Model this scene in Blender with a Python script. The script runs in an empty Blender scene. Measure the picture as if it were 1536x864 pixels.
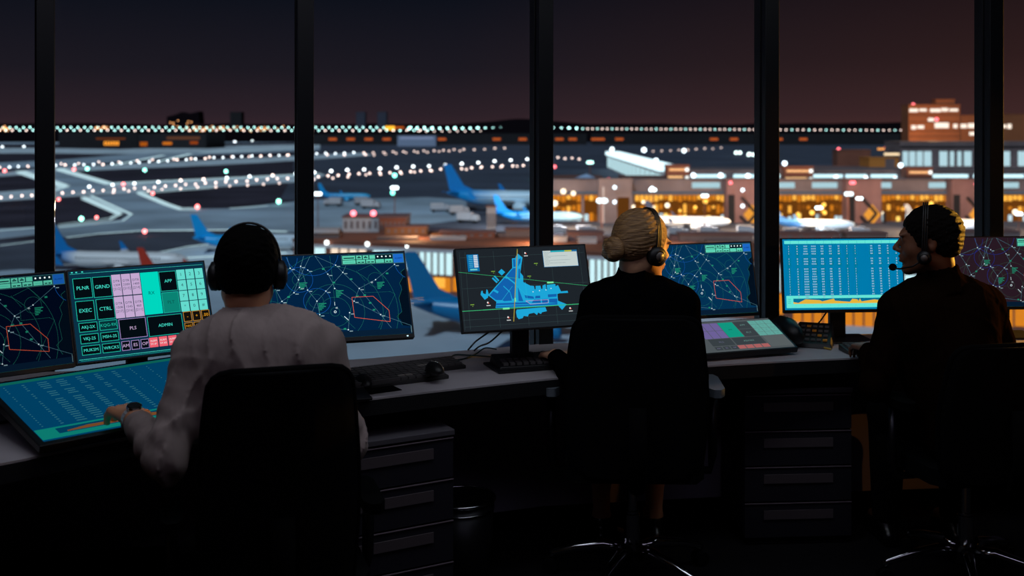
import bpy, math, random
import numpy as np
from mathutils import Vector, Matrix, Euler
random.seed(7)
PI = math.pi
S = bpy.context.scene
C = S.collection

# ------------------------------------------------------------------ camera
F = 1700.0                      # focal length in pixels of the 1536 x 864 frame
CAMH = 1.6                      # eye height above the control-room floor
cam = bpy.data.cameras.new('camera'); cam_o = bpy.data.objects.new('camera', cam); C.objects.link(cam_o)
cam_o.location = (0, 0, CAMH); cam_o.rotation_euler = (PI/2, 0, 0)
cam.sensor_width = 36.0; cam.lens = F/1536*36.0
cam.shift_y = -242.0/1536
cam.clip_start = 0.1; cam.clip_end = 60000
cam.dof.use_dof = True; cam.dof.focus_distance = 3.85; cam.dof.aperture_fstop = 3.1
S.camera = cam_o
S.view_settings.view_transform = 'Standard'; S.view_settings.look = 'None'
S.view_settings.exposure = 0.0; S.view_settings.gamma = 1.0
S.view_settings.use_curve_mapping = False

def lin(c):
    if isinstance(c, str):
        c = tuple(int(c[i:i+2], 16) for i in (0, 2, 4))
    return tuple((x/255/12.92 if x/255 <= .04045 else ((x/255+.055)/1.055)**2.4) for x in c)

# ------------------------------------------------------------------ world (night sky)
w = bpy.data.worlds.new('night_sky'); S.world = w; w.use_nodes = True
nt = w.node_tree; nt.nodes.clear()
def N(t, **k):
    n = nt.nodes.new(t)
    for a, b in k.items(): setattr(n, a, b)
    return n
tc = N('ShaderNodeTexCoord'); sp = N('ShaderNodeSeparateXYZ'); nt.links.new(tc.outputs['Generated'], sp.inputs[0])
mr = N('ShaderNodeMapRange'); mr.inputs['From Min'].default_value = -0.01; mr.inputs['From Max'].default_value = 0.16
nt.links.new(sp.outputs['Z'], mr.inputs['Value'])
def ramp(stops):
    r = N('ShaderNodeValToRGB'); e = r.color_ramp.elements
    while len(e) < len(stops): e.new(.5)
    for i, (p, c) in enumerate(stops):
        e[i].position = p; e[i].color = (*lin(c), 1)
    return r
ra = ramp([(0, (58, 40, 46)), (.12, (44, 33, 40)), (.35, (28, 25, 33)), (.8, (9, 15, 25)), (1, (7, 12, 22))])
rb = ramp([(0, (84, 50, 44)), (.12, (66, 40, 38)), (.4, (50, 30, 28)), (.8, (34, 21, 22)), (1, (24, 16, 20))])
nt.links.new(mr.outputs[0], ra.inputs[0]); nt.links.new(mr.outputs[0], rb.inputs[0])
mx = N('ShaderNodeMapRange'); mx.inputs['From Min'].default_value = -0.05; mx.inputs['From Max'].default_value = 0.55
nt.links.new(sp.outputs['X'], mx.inputs['Value'])
mi = N('ShaderNodeMix', data_type='RGBA'); nt.links.new(mx.outputs[0], mi.inputs['Factor'])
nt.links.new(ra.outputs[0], mi.inputs['A']); nt.links.new(rb.outputs[0], mi.inputs['B'])
bg = N('ShaderNodeBackground'); bg.inputs['Strength'].default_value = 1.0
nt.links.new(mi.outputs['Result'], bg.inputs['Color'])
wo = N('ShaderNodeOutputWorld'); nt.links.new(bg.outputs[0], wo.inputs[0])

# ------------------------------------------------------------------ lights
def light(name, kind, loc, power, col, rot=(0, 0, 0), size=None, size_y=None, spot=None):
    l = bpy.data.lights.new(name, kind); l.energy = power; l.color = col
    if size is not None:
        if kind == 'AREA':
            l.shape = 'RECTANGLE'; l.size = size; l.size_y = size_y or size
        elif kind == 'SUN': l.angle = size
        else: l.shadow_soft_size = size
    if spot: l.spot_size = spot; l.spot_blend = .6
    o = bpy.data.objects.new(name, l); C.objects.link(o); o.location = loc; o.rotation_euler = rot
    return o
light('moonlight', 'SUN', (0, -50, 60), 1.8, (.60, .82, 1.0), (math.radians(48), 0, math.radians(-25)), size=.08)
light('ceiling_strip_light', 'AREA', (0.3, 3.15, 2.72), 15.5, (.80, .88, 1.0), (math.radians(-6), 0, math.radians(14)), size=4.2, size_y=.5)
light('ceiling_fill', 'AREA', (0, 1.55, 2.74), 6.0, (.80, .74, 1.0), (math.radians(40), 0, 0), size=3.6, size_y=.6)  # unseen soft fill added for the low wall, shirt backs and cabinet fronts
light('amber_rim_spot', 'SPOT', (4.98, 5.9, 1.60), 1700, (1.0, .47, .05), (math.radians(86), 0, math.radians(116)), size=.08, spot=math.radians(46))  # unseen amber spot, put outside the glass for rim and face light
light('amber_haze_spot', 'SPOT', (3.9, 1.4, 2.68), 25, (1.0, .42, .08), (math.radians(66), 0, math.radians(37)), size=.02, spot=math.radians(27))  # added spot standing in for orange lens haze on the man in black

# ------------------------------------------------------------------ helpers
def at(px, py, Z):
    """point at depth Z on the line of sight of a pixel of the photograph"""
    return Vector(((px-768)/F*Z, Z, CAMH-(py-190)/F*Z))
def at_z(px, py, z):
    Z = F*(CAMH-z)/(py-190)
    return at(px, py, Z)
GZ = -45.0
def gr(px, py, z=GZ): return at_z(px, py, z)

MATS = {}
def mat(name, col, rough=.6, metal=0.0, spec=.5, bump=None, noise=None, sheen=0):
    if name in MATS: return MATS[name]
    m = bpy.data.materials.new(name); m.use_nodes = True; MATS[name] = m
    t = m.node_tree; b = t.nodes['Principled BSDF']
    c = lin(col) if isinstance(col[0], (int, str)) or isinstance(col, str) else col
    b.inputs['Base Color'].default_value = (*c, 1); b.inputs['Roughness'].default_value = rough
    b.inputs['Metallic'].default_value = metal; b.inputs['Specular IOR Level'].default_value = spec
    tcn = t.nodes.new('ShaderNodeTexCoord')
    if noise:
        sc, amt = noise
        n = t.nodes.new('ShaderNodeTexNoise'); n.inputs['Scale'].default_value = sc; n.inputs['Detail'].default_value = 5
        t.links.new(tcn.outputs['Object'], n.inputs['Vector'])
        r = t.nodes.new('ShaderNodeMapRange'); r.inputs['From Min'].default_value = .3; r.inputs['From Max'].default_value = .7
        r.inputs['To Min'].default_value = 1-amt; r.inputs['To Max'].default_value = 1+amt
        t.links.new(n.outputs['Fac'], r.inputs['Value'])
        v = t.nodes.new('ShaderNodeVectorMath'); v.operation = 'SCALE'; v.inputs[0].default_value = c
        t.links.new(r.outputs[0], v.inputs['Scale']); t.links.new(v.outputs[0], b.inputs['Base Color'])
    if bump:
        sc, st = bump[0], bump[1]
        n = t.nodes.new('ShaderNodeTexNoise'); n.inputs['Scale'].default_value = sc; n.inputs['Detail'].default_value = 4
        if len(bump) > 2:
            mp = t.nodes.new('ShaderNodeMapping'); mp.inputs['Scale'].default_value = bump[2]
            t.links.new(tcn.outputs['Object'], mp.inputs['Vector']); t.links.new(mp.outputs[0], n.inputs['Vector'])
        else: t.links.new(tcn.outputs['Object'], n.inputs['Vector'])
        bp = t.nodes.new('ShaderNodeBump'); bp.inputs['Strength'].default_value = st; bp.inputs['Distance'].default_value = bump[3] if len(bump) > 3 else .01
        t.links.new(n.outputs['Fac'], bp.inputs['Height']); t.links.new(bp.outputs[0], b.inputs['Normal'])
    return m
def emis(col, st=1.0, sample=False, name=None):
    key = name or 'glow_%s_%g_%d' % (col if isinstance(col, str) else '%02x%02x%02x' % tuple(col), st, sample)
    if key in MATS: return MATS[key]
    m = bpy.data.materials.new(key); m.use_nodes = True; MATS[key] = m
    t = m.node_tree; t.nodes.clear()
    e = t.nodes.new('ShaderNodeEmission'); e.inputs['Color'].default_value = (*lin(col), 1); e.inputs['Strength'].default_value = st
    o = t.nodes.new('ShaderNodeOutputMaterial'); t.links.new(e.outputs[0], o.inputs[0])
    m.cycles.emission_sampling = 'AUTO' if sample else 'NONE'
    return m

class MB:
    def __init__(s): s.v = []; s.f = []; s.m = []
    def add(s, vs, fs, mi=0, M=None):
        b = len(s.v)
        if M is not None: vs = [M @ Vector(v) for v in vs]
        s.v += [tuple(v) for v in vs]; s.f += [tuple(b+i for i in f) for f in fs]; s.m += [mi]*len(fs)
        return s
    def box(s, c, d, mi=0, M=None):
        x, y, z = [a/2 for a in d]
        vs = [(c[0]+i*x, c[1]+j*y, c[2]+k*z) for i in (-1, 1) for j in (-1, 1) for k in (-1, 1)]
        return s.add(vs, [(0, 1, 3, 2), (4, 6, 7, 5), (0, 4, 5, 1), (2, 3, 7, 6), (0, 2, 6, 4), (1, 5, 7, 3)], mi, M)
    def bx(s, x0, x1, y0, y1, z0, z1, mi=0, M=None):
        return s.box(((x0+x1)/2, (y0+y1)/2, (z0+z1)/2), (abs(x1-x0), abs(y1-y0), abs(z1-z0)), mi, M)
    def prism(s, poly, z0, z1, mi=0, M=None, mi_side=None):
        n = len(poly)
        a = sum(poly[i][0]*poly[(i+1) % n][1]-poly[(i+1) % n][0]*poly[i][1] for i in range(n))
        if a < 0: poly = poly[::-1]
        vs = [(p[0], p[1], z0) for p in poly]+[(p[0], p[1], z1) for p in poly]
        s.add(vs, [tuple(range(n-1, -1, -1)), tuple(range(n, 2*n))], mi, M)
        s.add(vs, [(i, (i+1) % n, n+(i+1) % n, n+i) for i in range(n)], mi if mi_side is None else mi_side, M)
        return s
    def tube(s, pts, r, n=8, mi=0, M=None, cap=True):
        pts = [Vector(p) for p in pts]; rs = r if isinstance(r, (list, tuple)) else [r]*len(pts)
        vs = []; fs = []; ref = None
        for i, p in enumerate(pts):
            t = (pts[min(i+1, len(pts)-1)]-pts[max(i-1, 0)]).normalized()
            if ref is None: ref = Vector((0, 0, 1)) if abs(t.z) < .9 else Vector((1, 0, 0))
            a = t.cross(ref).normalized(); b = a.cross(t).normalized(); ref = b
            for k in range(n):
                q = 2*PI*k/n; vs.append(p+(a*math.cos(q)+b*math.sin(q))*rs[i])
        for i in range(len(pts)-1):
            for k in range(n):
                k2 = (k+1) % n; fs.append((i*n+k, i*n+k2, (i+1)*n+k2, (i+1)*n+k))
        if cap: fs += [tuple(range(n-1, -1, -1)), tuple((len(pts)-1)*n+k for k in range(n))]
        return s.add(vs, fs, mi, M)
    def lathe(s, prof, n=20, mi=0, M=None):
        vs = []; fs = []
        for r, z in prof:
            for k in range(n): q = 2*PI*k/n; vs.append((r*math.cos(q), r*math.sin(q), z))
        for i in range(len(prof)-1):
            for k in range(n):
                k2 = (k+1) % n; fs.append((i*n+k, i*n+k2, (i+1)*n+k2, (i+1)*n+k))
        fs += [tuple(range(n-1, -1, -1)), tuple((len(prof)-1)*n+k for k in range(n))]
        return s.add(vs, fs, mi, M)
    def ball(s, c, r, n=12, mi=0, M=None):
        r = r if isinstance(r, (tuple, list)) else (r, r, r)
        m = n//2; vs = []; fs = []
        for i in range(m+1):
            a = PI*i/m
            for k in range(n):
                q = 2*PI*k/n
                vs.append((c[0]+r[0]*math.sin(a)*math.cos(q), c[1]+r[1]*math.sin(a)*math.sin(q), c[2]-r[2]*math.cos(a)))
        for i in range(m):
            for k in range(n):
                k2 = (k+1) % n; fs.append((i*n+k, i*n+k2, (i+1)*n+k2, (i+1)*n+k))
        return s.add(vs, fs, mi, M)
    def rplate(s, w_, h_, r, t, mi=0, M=None, seg=5):
        """rounded plate in the xz plane, centred, thickness t along y"""
        pts = []
        for cx, cz, a0 in ((w_/2-r, h_/2-r, 0), (-w_/2+r, h_/2-r, 90), (-w_/2+r, -h_/2+r, 180), (w_/2-r, -h_/2+r, 270)):
            for k in range(seg+1):
                a = math.radians(a0+90*k/seg); pts.append((cx+r*math.cos(a), cz+r*math.sin(a)))
        R = Matrix(((1, 0, 0, 0), (0, 0, 1, 0), (0, 1, 0, 0), (0, 0, 0, 1)))
        return s.prism(pts, -t/2, t/2, mi, (M @ R) if M is not None else R)
    def build(s, name, mats, parent=None, smooth=False, bevel=0, world=False, sub=0):
        """world=True: the vertices are room coordinates; the origin goes to the base of the shape, or into the parent's frame"""
        vs = s.v; loc = None
        if world:
            if parent is not None:
                bpy.context.view_layer.update() if False else None
                Mi = wmat(parent).inverted(); vs = [tuple(Mi @ Vector(v)) for v in vs]
            else:
                a = np.array(vs); lo = a.min(0); hi = a.max(0); loc = Vector(((lo[0]+hi[0])/2, (lo[1]+hi[1])/2, lo[2]))
                vs = [tuple(Vector(v)-loc) for v in vs]
        me = bpy.data.meshes.new(name); me.from_pydata(vs, [], s.f)
        mats = mats if isinstance(mats, (list, tuple)) else [mats]
        for m in mats: me.materials.append(m)
        if len(mats) > 1: me.polygons.foreach_set('material_index', s.m)
        if smooth: me.polygons.foreach_set('use_smooth', [True]*len(me.polygons))
        me.update()
        o = bpy.data.objects.new(name, me); C.objects.link(o)
        if loc is not None: o.location = loc
        if parent is not None: o.parent = parent
        if bevel:
            b = o.modifiers.new('bevel', 'BEVEL'); b.width = bevel; b.segments = 2; b.limit_method = 'ANGLE'
        if sub:
            b = o.modifiers.new('sub', 'SUBSURF'); b.levels = sub; b.render_levels = sub
        return o
def wmat(o):
    M = Matrix.LocRotScale(o.location, o.rotation_euler, o.scale)
    return wmat(o.parent) @ M if o.parent else M
def tag(o, label, cat, group=None, kind=None):
    if label: o['label'] = label
    if cat: o['category'] = cat
    if group: o['group'] = group
    if kind: o['kind'] = kind
    return o
def thing(name, label, cat, loc=(0, 0, 0), rz=0, group=None, rot=None):
    o = bpy.data.objects.new(name, None); C.objects.link(o); o.empty_display_size = .1
    o.location = loc; o.rotation_euler = rot or (0, 0, rz)
    return tag(o, label, cat, group)
def struct(o): o['kind'] = 'structure'; return o
def copy_tree(o, parent=None):
    c = o.copy(); C.objects.link(c); c.parent = parent
    for ch in list(o.children): copy_tree(ch, c)
    return c
def TRS(loc=(0, 0, 0), rot=(0, 0, 0), sc=(1, 1, 1)):
    return Matrix.LocRotScale(Vector(loc), Euler(rot), Vector(sc))
def frame(o, x, y, z):
    M = Matrix((x, y, z)).transposed().to_4x4(); M.translation = o; return M

# text as mesh data (built-in font)
_tx = {}
def text_mesh(s):
    if s in _tx: return _tx[s]
    cu = bpy.data.curves.new('t', 'FONT'); cu.body = s; cu.size = 1; cu.resolution_u = 2
    cu.align_x = 'CENTER'; cu.align_y = 'CENTER'
    o = bpy.data.objects.new('t', cu); C.objects.link(o)
    dg = bpy.context.evaluated_depsgraph_get(); dg.update()
    me = o.evaluated_get(dg).to_mesh()
    vs = [tuple(v.co) for v in me.vertices]; fs = [tuple(p.vertices) for p in me.polygons]
    o.evaluated_get(dg).to_mesh_clear()
    bpy.data.objects.remove(o); bpy.data.curves.remove(cu)
    _tx[s] = (vs, fs); return _tx[s]

# ------------------------------------------------------------------ materials
m_black = mat('black_plastic', (14, 14, 16), .45, spec=.4)
m_matte = mat('matte_black', (8, 8, 9), .95, spec=.05)
m_chair = mat('chair_fabric', (8, 8, 10), .95, spec=.1, bump=(900, .3))
m_chrome = mat('chrome', (190, 190, 195), .12, 1.0)
m_steel = mat('dark_steel', (60, 60, 66), .3, .9)
m_desk = mat('desk_laminate', (186, 178, 182), .34, spec=.5, noise=(14, .05))
m_deskedge = mat('desk_edge', (16, 16, 18), .6)
m_cab = mat('cabinet_paint', (40, 38, 47), .6, spec=.2, noise=(60, .06))
m_cabtop = mat('cabinet_top', (88, 84, 90), .45)
m_handle = mat('handle_metal', (92, 82, 86), .5, .1)
m_frame = mat('mullion_metal', (16, 17, 21), .4, .3)
m_wall = mat('wall_paint', (165, 156, 178), .9, noise=(6, .05))
m_wall2 = mat('dark_wall_paint', (40, 39, 44), .9, noise=(6, .05))
m_floor = mat('floor_carpet', (26, 25, 28), .95, spec=.1, bump=(400, .4), noise=(30, .15))
m_key = mat('key_plastic', (86, 82, 82), .45)
m_keyl = mat('light_key_plastic', (150, 142, 136), .5)

# ------------------------------------------------------------------ room shell
K = [(-3.3, 2.75), (-2.5, 3.5), (-1.69, 4.10), (-.78, 4.25), (.119, 4.60), (1.067, 4.75), (2.04, 4.85), (3.0, 4.9), (4.2, 4.9)]
PAR = .655
glass = bpy.data.materials.new('window_glass'); glass.use_nodes = True
t = glass.node_tree; t.nodes.clear()
tr = t.nodes.new('ShaderNodeBsdfTransparent'); gl = t.nodes.new('ShaderNodeBsdfGlossy'); gl.inputs['Roughness'].default_value = .02
lw = t.nodes.new('ShaderNodeLayerWeight'); lw.inputs['Blend'].default_value = .5
pw = t.nodes.new('ShaderNodeMath'); pw.operation = 'POWER'; pw.inputs[1].default_value = 5; t.links.new(lw.outputs['Facing'], pw.inputs[0])
fr = t.nodes.new('ShaderNodeMath'); fr.operation = 'MULTIPLY_ADD'; fr.inputs[1].default_value = .9; fr.inputs[2].default_value = .018; t.links.new(pw.outputs[0], fr.inputs[0])
ms = t.nodes.new('ShaderNodeMixShader'); om = t.nodes.new('ShaderNodeOutputMaterial')
t.links.new(fr.outputs[0], ms.inputs[0]); t.links.new(tr.outputs[0], ms.inputs[1]); t.links.new(gl.outputs[0], ms.inputs[2]); t.links.new(ms.outputs[0], om.inputs[0])
for i in range(len(K)-1):
    a = Vector((*K[i], 0)); b = Vector((*K[i+1], 0)); d = (b-a).normalized(); L = (b-a).length; n = Vector((-d.y, d.x, 0))
    M = frame(a, d, n, Vector((0, 0, 1)))
    mb = MB(); mb.bx(.035, L-.035, -.004, .004, PAR+.04, 2.72, M=M)
    g = struct(mb.build('window_%d' % (i+1), glass, world=True))
    mb = MB(); mb.bx(-.01, L+.01, -.03, .12, 0, PAR, M=M)
    struct(mb.build('wall_window_%d' % (i+1), m_wall, world=True))
    mb = MB(); mb.bx(-.005, L+.005, -.045, .06, PAR, PAR+.04, M=M)
    struct(mb.build('trim_sill_%d' % (i+1), m_frame, world=True))
    mb = MB(); mb.bx(0, L, -.045, .06, 2.70, 2.80, M=M)
    struct(mb.build('trim_head_%d' % (i+1), m_frame, world=True))
    mb = MB(); mb.bx(0, L, -.042, -.031, 0, .07, M=M)
    struct(mb.build('baseboard_window_%d' % (i+1), m_matte, world=True))
for i in range(1, len(K)-1):
    a = Vector((*K[i-1], 0)); b = Vector((*K[i+1], 0)); d = (b-a).normalized(); n = Vector((-d.y, d.x, 0))
    M = frame(Vector((*K[i], 0)), d, n, Vector((0, 0, 1)))
    mb = MB(); mb.bx(-.030, .030, -.07, .07, PAR+.04, 2.72, M=M); mb.bx(-.034, -.030, -.012, .012, PAR+.04, 2.72, M=M); mb.bx(.030, .034, -.012, .012, PAR+.04, 2.72, M=M)
    struct(mb.build('trim_mullion_%d' % i, m_frame, world=True, bevel=.003))
outer = [(-3.3, 2.75)]+K[1:-1]+[(4.2, 4.9), (4.2, -3.0), (-3.3, -3.0)]
mb = MB(); mb.prism([(x, y+.1) if y > 0 else (x, y) for x, y in outer], -.1, 0); struct(mb.build('floor', m_floor, world=True))
mb = MB(); mb.prism([(x, y+.15) if y > 0 else (x, y) for x, y in outer], 2.8, 2.95); struct(mb.build('ceiling', m_wall2, world=True))
mb = MB(); mb.bx(-3.42, -3.3, -3.0, 2.9, 0, 2.8); struct(mb.build('wall_left', m_wall2, world=True))
mb = MB(); mb.bx(4.2, 4.32, -3.0, 5.05, 0, 2.8); struct(mb.build('wall_right', m_wall2, world=True))
mb = MB(); mb.bx(-3.42, 4.32, -3.12, -3.0, 0, 2.8); struct(mb.build('wall_back', m_wall2, world=True))
# ------------------------------------------------------------------ worktop
DF = [(-2.6, 1.9), (-1.95, 2.36), (-1.32, 2.93), (-1.25, 3.0), (-.9, 3.32), (-.5, 3.60), (.129, 3.915), (.717, 4.13), (1.333, 4.275), (2.2, 4.40), (3.2, 4.46)]
DB = [(3.2, 4.84), (2.05, 4.79), (1.5, 4.76), (1.06, 4.70), (.13, 4.545), (-.55, 4.25), (-.80, 4.17), (-1.66, 4.02), (-2.44, 3.44), (-3.1, 2.8)]
def smooth_line(pts, n=6):
    out = []
    for i in range(len(pts)-1):
        p0 = pts[max(i-1, 0)]; p1 = pts[i]; p2 = pts[i+1]; p3 = pts[min(i+2, len(pts)-1)]
        for k in range(n):
            t = k/n
            out.append(tuple(.5*((2*p1[j])+(-p0[j]+p2[j])*t+(2*p0[j]-5*p1[j]+4*p2[j]-p3[j])*t*t+(-p0[j]+3*p1[j]-3*p2[j]+p3[j])*t**3) for j in (0, 1)))
    out.append(pts[-1]); return out
DFs = smooth_line(DF)
desk = thing('curved_desk', 'long curved grey worktop with a thick black edge running below the windows', 'desk', (0, 4.2, 0))
mb = MB(); mb.prism(DFs+DB, .724, .73); mb.build('worktop', [m_desk], desk, world=True)
mb = MB(); mb.prism(DFs+DB, .675, .7235); mb.build('edge_band', [m_deskedge], desk, world=True)
def leg(x, y):
    mb = MB(); M = Matrix.Translation((x, y, 0))
    mb.lathe([(.045, 0), (.045, .012), (.022, .014), (.022, .655), (.04, .657), (.04, .6745)], 16, M=M)
    mb.build('leg', [m_steel], desk, smooth=False, world=True)
for x, y in ((-.335, 4.12), (1.5, 4.55), (-1.9, 3.2), (2.9, 4.65)): leg(x, y)

# ------------------------------------------------------------------ drawer cabinets
def cabinet(cx, cy, rz, label, wd=.42, dp=.50, H=.60):
    t = thing('drawer_cabinet', label, 'cabinet', (cx, cy, 0), rz, 'four drawer cabinets under the desk')
    mb = MB(); mb.bx(-wd/2, wd/2, .02, dp, .045, H-.02); mb.bx(-wd/2+.02, wd/2-.02, .03, dp-.02, 0, .045); mb.build('body', [m_cab], t)
    mb = MB(); mb.bx(-wd/2-.003, wd/2+.003, -.004, dp, H-.02, H); mb.build('top_panel', [m_cabtop], t, bevel=.003)
    for k in range(4):
        z1 = H-.026-k*.137; z0 = z1-.131
        mb = MB(); mb.bx(-wd/2+.002, wd/2-.002, 0, .02, z0, z1)
        mb.bx(-wd/2+.002, wd/2-.002, -.004, .0, z1-.003, z1, 1)  # highlight along the drawer top put in as a paler strip
        d = mb.build('drawer', [m_cab, mat('drawer_highlight', (125, 110, 118), .5)], t)
        mb = MB(); mb.bx(-wd/2+.075, wd/2-.075, -.005, 0, z1-.062, z1-.028)
        mb.build('handle', [m_handle], d)
    return t
# front right corner of the first at (-.193,3.75)
a = math.radians(29); cabinet(-.193-.21*math.cos(a), 3.75-.21*math.sin(a), a, 'dark four drawer cabinet under the desk beside the waste bin')
a = math.radians(4); cabinet(1.095, 4.335, a, 'dark four drawer cabinet under the desk between the blonde woman and the man in black', dp=.34)
a = math.radians(42); cabinet(-1.62, 3.02, a, 'dark four drawer cabinet under the big tilted touchscreen')

t = thing('waste_bin', 'round dark metal waste bin with chrome rim beside drawer cabinet', 'waste bin', (-.185, 4.03, 0)); t.scale = (1.22, 1.22, 1.06)
mb = MB(); mb.lathe([(.085, 0), (.088, .005), (.1, .262), (.096, .262), (.084, .012), (.0, .012)], 32); mb.build('bin_body', [mat('bin_metal', (34, 34, 38), .4, .6)], t, smooth=True)
mb = MB()
mb.tube([(.1*math.cos(2*PI*k/32), .1*math.sin(2*PI*k/32), .266) for k in range(33)], .006, 8, cap=False); mb.build('rim', [m_chrome], t, smooth=True)
mb = MB()
mb.tube([(.0985*math.cos(2*PI*k/32), .0985*math.sin(2*PI*k/32), .235) for k in range(33)], .0035, 6, cap=False); mb.build('band', [m_chrome], t, smooth=True)

# ------------------------------------------------------------------ drawing on displays (u to the right, v downwards, both 0..1 of the outer size)
class Draw:
    def __init__(s, W, H, M, y=-.0005):
        s.W = W; s.H = H; s.M = M; s.y0 = y; s.mb = MB(); s.mats = []; s.k = 0
    def mi(s, m):
        if m not in s.mats: s.mats.append(m)
        return s.mats.index(m)
    def P(s, u, v, L): return (s.W*(u-.5), s.y0-L*.00012, s.H*(1-v))
    def poly(s, pts, m, L=1):
        vs = [s.P(u, v, L) for u, v in pts]
        a = sum(pts[i][0]*pts[(i+1) % len(pts)][1]-pts[(i+1) % len(pts)][0]*pts[i][1] for i in range(len(pts)))
        f = list(range(len(pts)))
        if a > 0: f = f[::-1]
        s.mb.add(vs, [tuple(f)], s.mi(m), s.M)
    def rect(s, u0, v0, u1, v1, m, L=1): s.poly([(u0, v0), (u1, v0), (u1, v1), (u0, v1)], m, L)
    def frame_(s, u0, v0, u1, v1, th, m, L=1):
        a = th/s.W; b = th/s.H
        s.rect(u0, v0, u1, v0+b, m, L); s.rect(u0, v1-b, u1, v1, m, L); s.rect(u0, v0+b, u0+a, v1-b, m, L); s.rect(u1-a, v0+b, u1, v1-b, m, L)
    def seg(s, p, q, th, m, L=1):
        x0, y0, x1, y1 = p[0]*s.W, p[1]*s.H, q[0]*s.W, q[1]*s.H
        l = math.hypot(x1-x0, y1-y0)
        if l < 1e-6: return
        nx, ny = -(y1-y0)/l*th/2, (x1-x0)/l*th/2
        s.poly([((x0+nx)/s.W, (y0+ny)/s.H), ((x1+nx)/s.W, (y1+ny)/s.H), ((x1-nx)/s.W, (y1-ny)/s.H), ((x0-nx)/s.W, (y0-ny)/s.H)], m, L)
    def line(s, pts, th, m, L=1, dash=0, clip=None):
        for p, q in zip(pts, pts[1:]):
            if clip and not (clip(p) and clip(q)): continue
            if not dash: s.seg(p, q, th, m, L); continue
            l = math.hypot((q[0]-p[0])*s.W, (q[1]-p[1])*s.H); n = max(1, int(l/dash))
            for i in range(n):
                a, b = i/n, (i+.55)/n
                s.seg((p[0]+(q[0]-p[0])*a, p[1]+(q[1]-p[1])*a), (p[0]+(q[0]-p[0])*b, p[1]+(q[1]-p[1])*b), th, m, L)
    def circle(s, c, r, th, m, L=1, dash=0, a0=0, a1=2*PI, box=(.01, .02, .99, .93)):
        n = max(12, int((a1-a0)*r/(dash or .006))); 
        for i in range(n):
            a = a0+(a1-a0)*i/n; b = a0+(a1-a0)*(i+(.55 if dash else 1))/n
            p = (c[0]+r*math.cos(a)/s.W, c[1]+r*math.sin(a)/s.H); q = (c[0]+r*math.cos(b)/s.W, c[1]+r*math.sin(b)/s.H)
            if all(box[0] < x[0] < box[2] and box[1] < x[1] < box[3] for x in (p, q)): s.seg(p, q, th, m, L)
    def disc(s, c, r, m, L=1, n=10):
        s.poly([(c[0]+r*math.cos(2*PI*k/n)/s.W, c[1]+r*math.sin(2*PI*k/n)/s.H) for k in range(n)], m, L)
    def text(s, txt, u, v, size, m, L=2, wmax=None):
        vs, fs = text_mesh(txt)
        if not vs: return
        xs = [p[0] for p in vs]; wd = max(xs)-min(xs); k = size
        if wmax and wd*size > wmax*s.W: k = wmax*s.W/wd
        ox, _, oz = s.P(u, v, L); y = s.y0-L*.00012
        s.mb.add([(ox+p[0]*k, y, oz+p[1]*k) for p in vs], fs, s.mi(m), s.M)
    def build(s, name, parent): return s.mb.build(name, s.mats, parent)

MINT = emis((100, 222, 190), .85, True); MINTD = emis((10, 60, 60)); WHT = emis((235, 250, 250), 1.0); BLUE = emis((30, 110, 210), .9, True)
def header(d, k=1.0, u0=.583, red=False):
    m = emis((100, 222, 190), k, True) if k != 1 else MINT
    dk = emis((8, 40, 44)); fm = emis((60, 110, 110), k); bl = emis((30, 110, 210), .9*k, True)
    d.rect(u0-.004, .028, .990, .142, fm, 1)
    d.rect(u0, .034, .916, .136, emis((5, 40, 50)), 2)
    W = .916-u0
    xs = [0, .27, .40, .53, .66]
    for i in range(4):
        d.rect(u0+W*xs[i]+.003, .038, u0+W*xs[i+1]-.003, .083, m, 3)
        if i < 3: d.rect(u0+W*xs[i]+.010, .058, u0+W*xs[i+1]-.010, .070, dk, 4)
        if i in (1, 2): d.rect(u0+W*xs[i]+.016, .047, u0+W*xs[i+1]-.016, .056, dk, 4)
    for i in range(4):
        a = u0+W*(.67+i*.0825); d.rect(a, .040, a+W*.068, .080, emis((6, 20, 30)), 3); d.text('BLAD'[i] if False else '\u25a0', a+W*.034, .058, .006, WHT, 4); d.rect(a+W*.02, .052, a+W*.048, .066, WHT, 4)
    xs = [0, .27, .46, .65, .83, 1.0]
    for i in range(5):
        d.rect(u0+W*xs[i]+.003, .089, u0+W*xs[i+1]-.003, .132, m, 3)
        if i in (1, 2, 4): d.rect(u0+W*xs[i]+.010, .112, u0+W*(xs[i]+xs[i+1])/2-.003, .124, dk, 4); d.rect(u0+W*(xs[i]+xs[i+1])/2+.003, .112, u0+W*xs[i+1]-.010, .124, dk, 4)
        else: d.rect(u0+W*xs[i]+.014, .110, u0+W*xs[i+1]-.014, .114, emis((40, 150, 130)), 4)
    d.rect(.920, .034, .986, .136, bl, 3); d.text('ALARM', .953, .085, .0075, emis((10, 40, 90)), 4)

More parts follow.
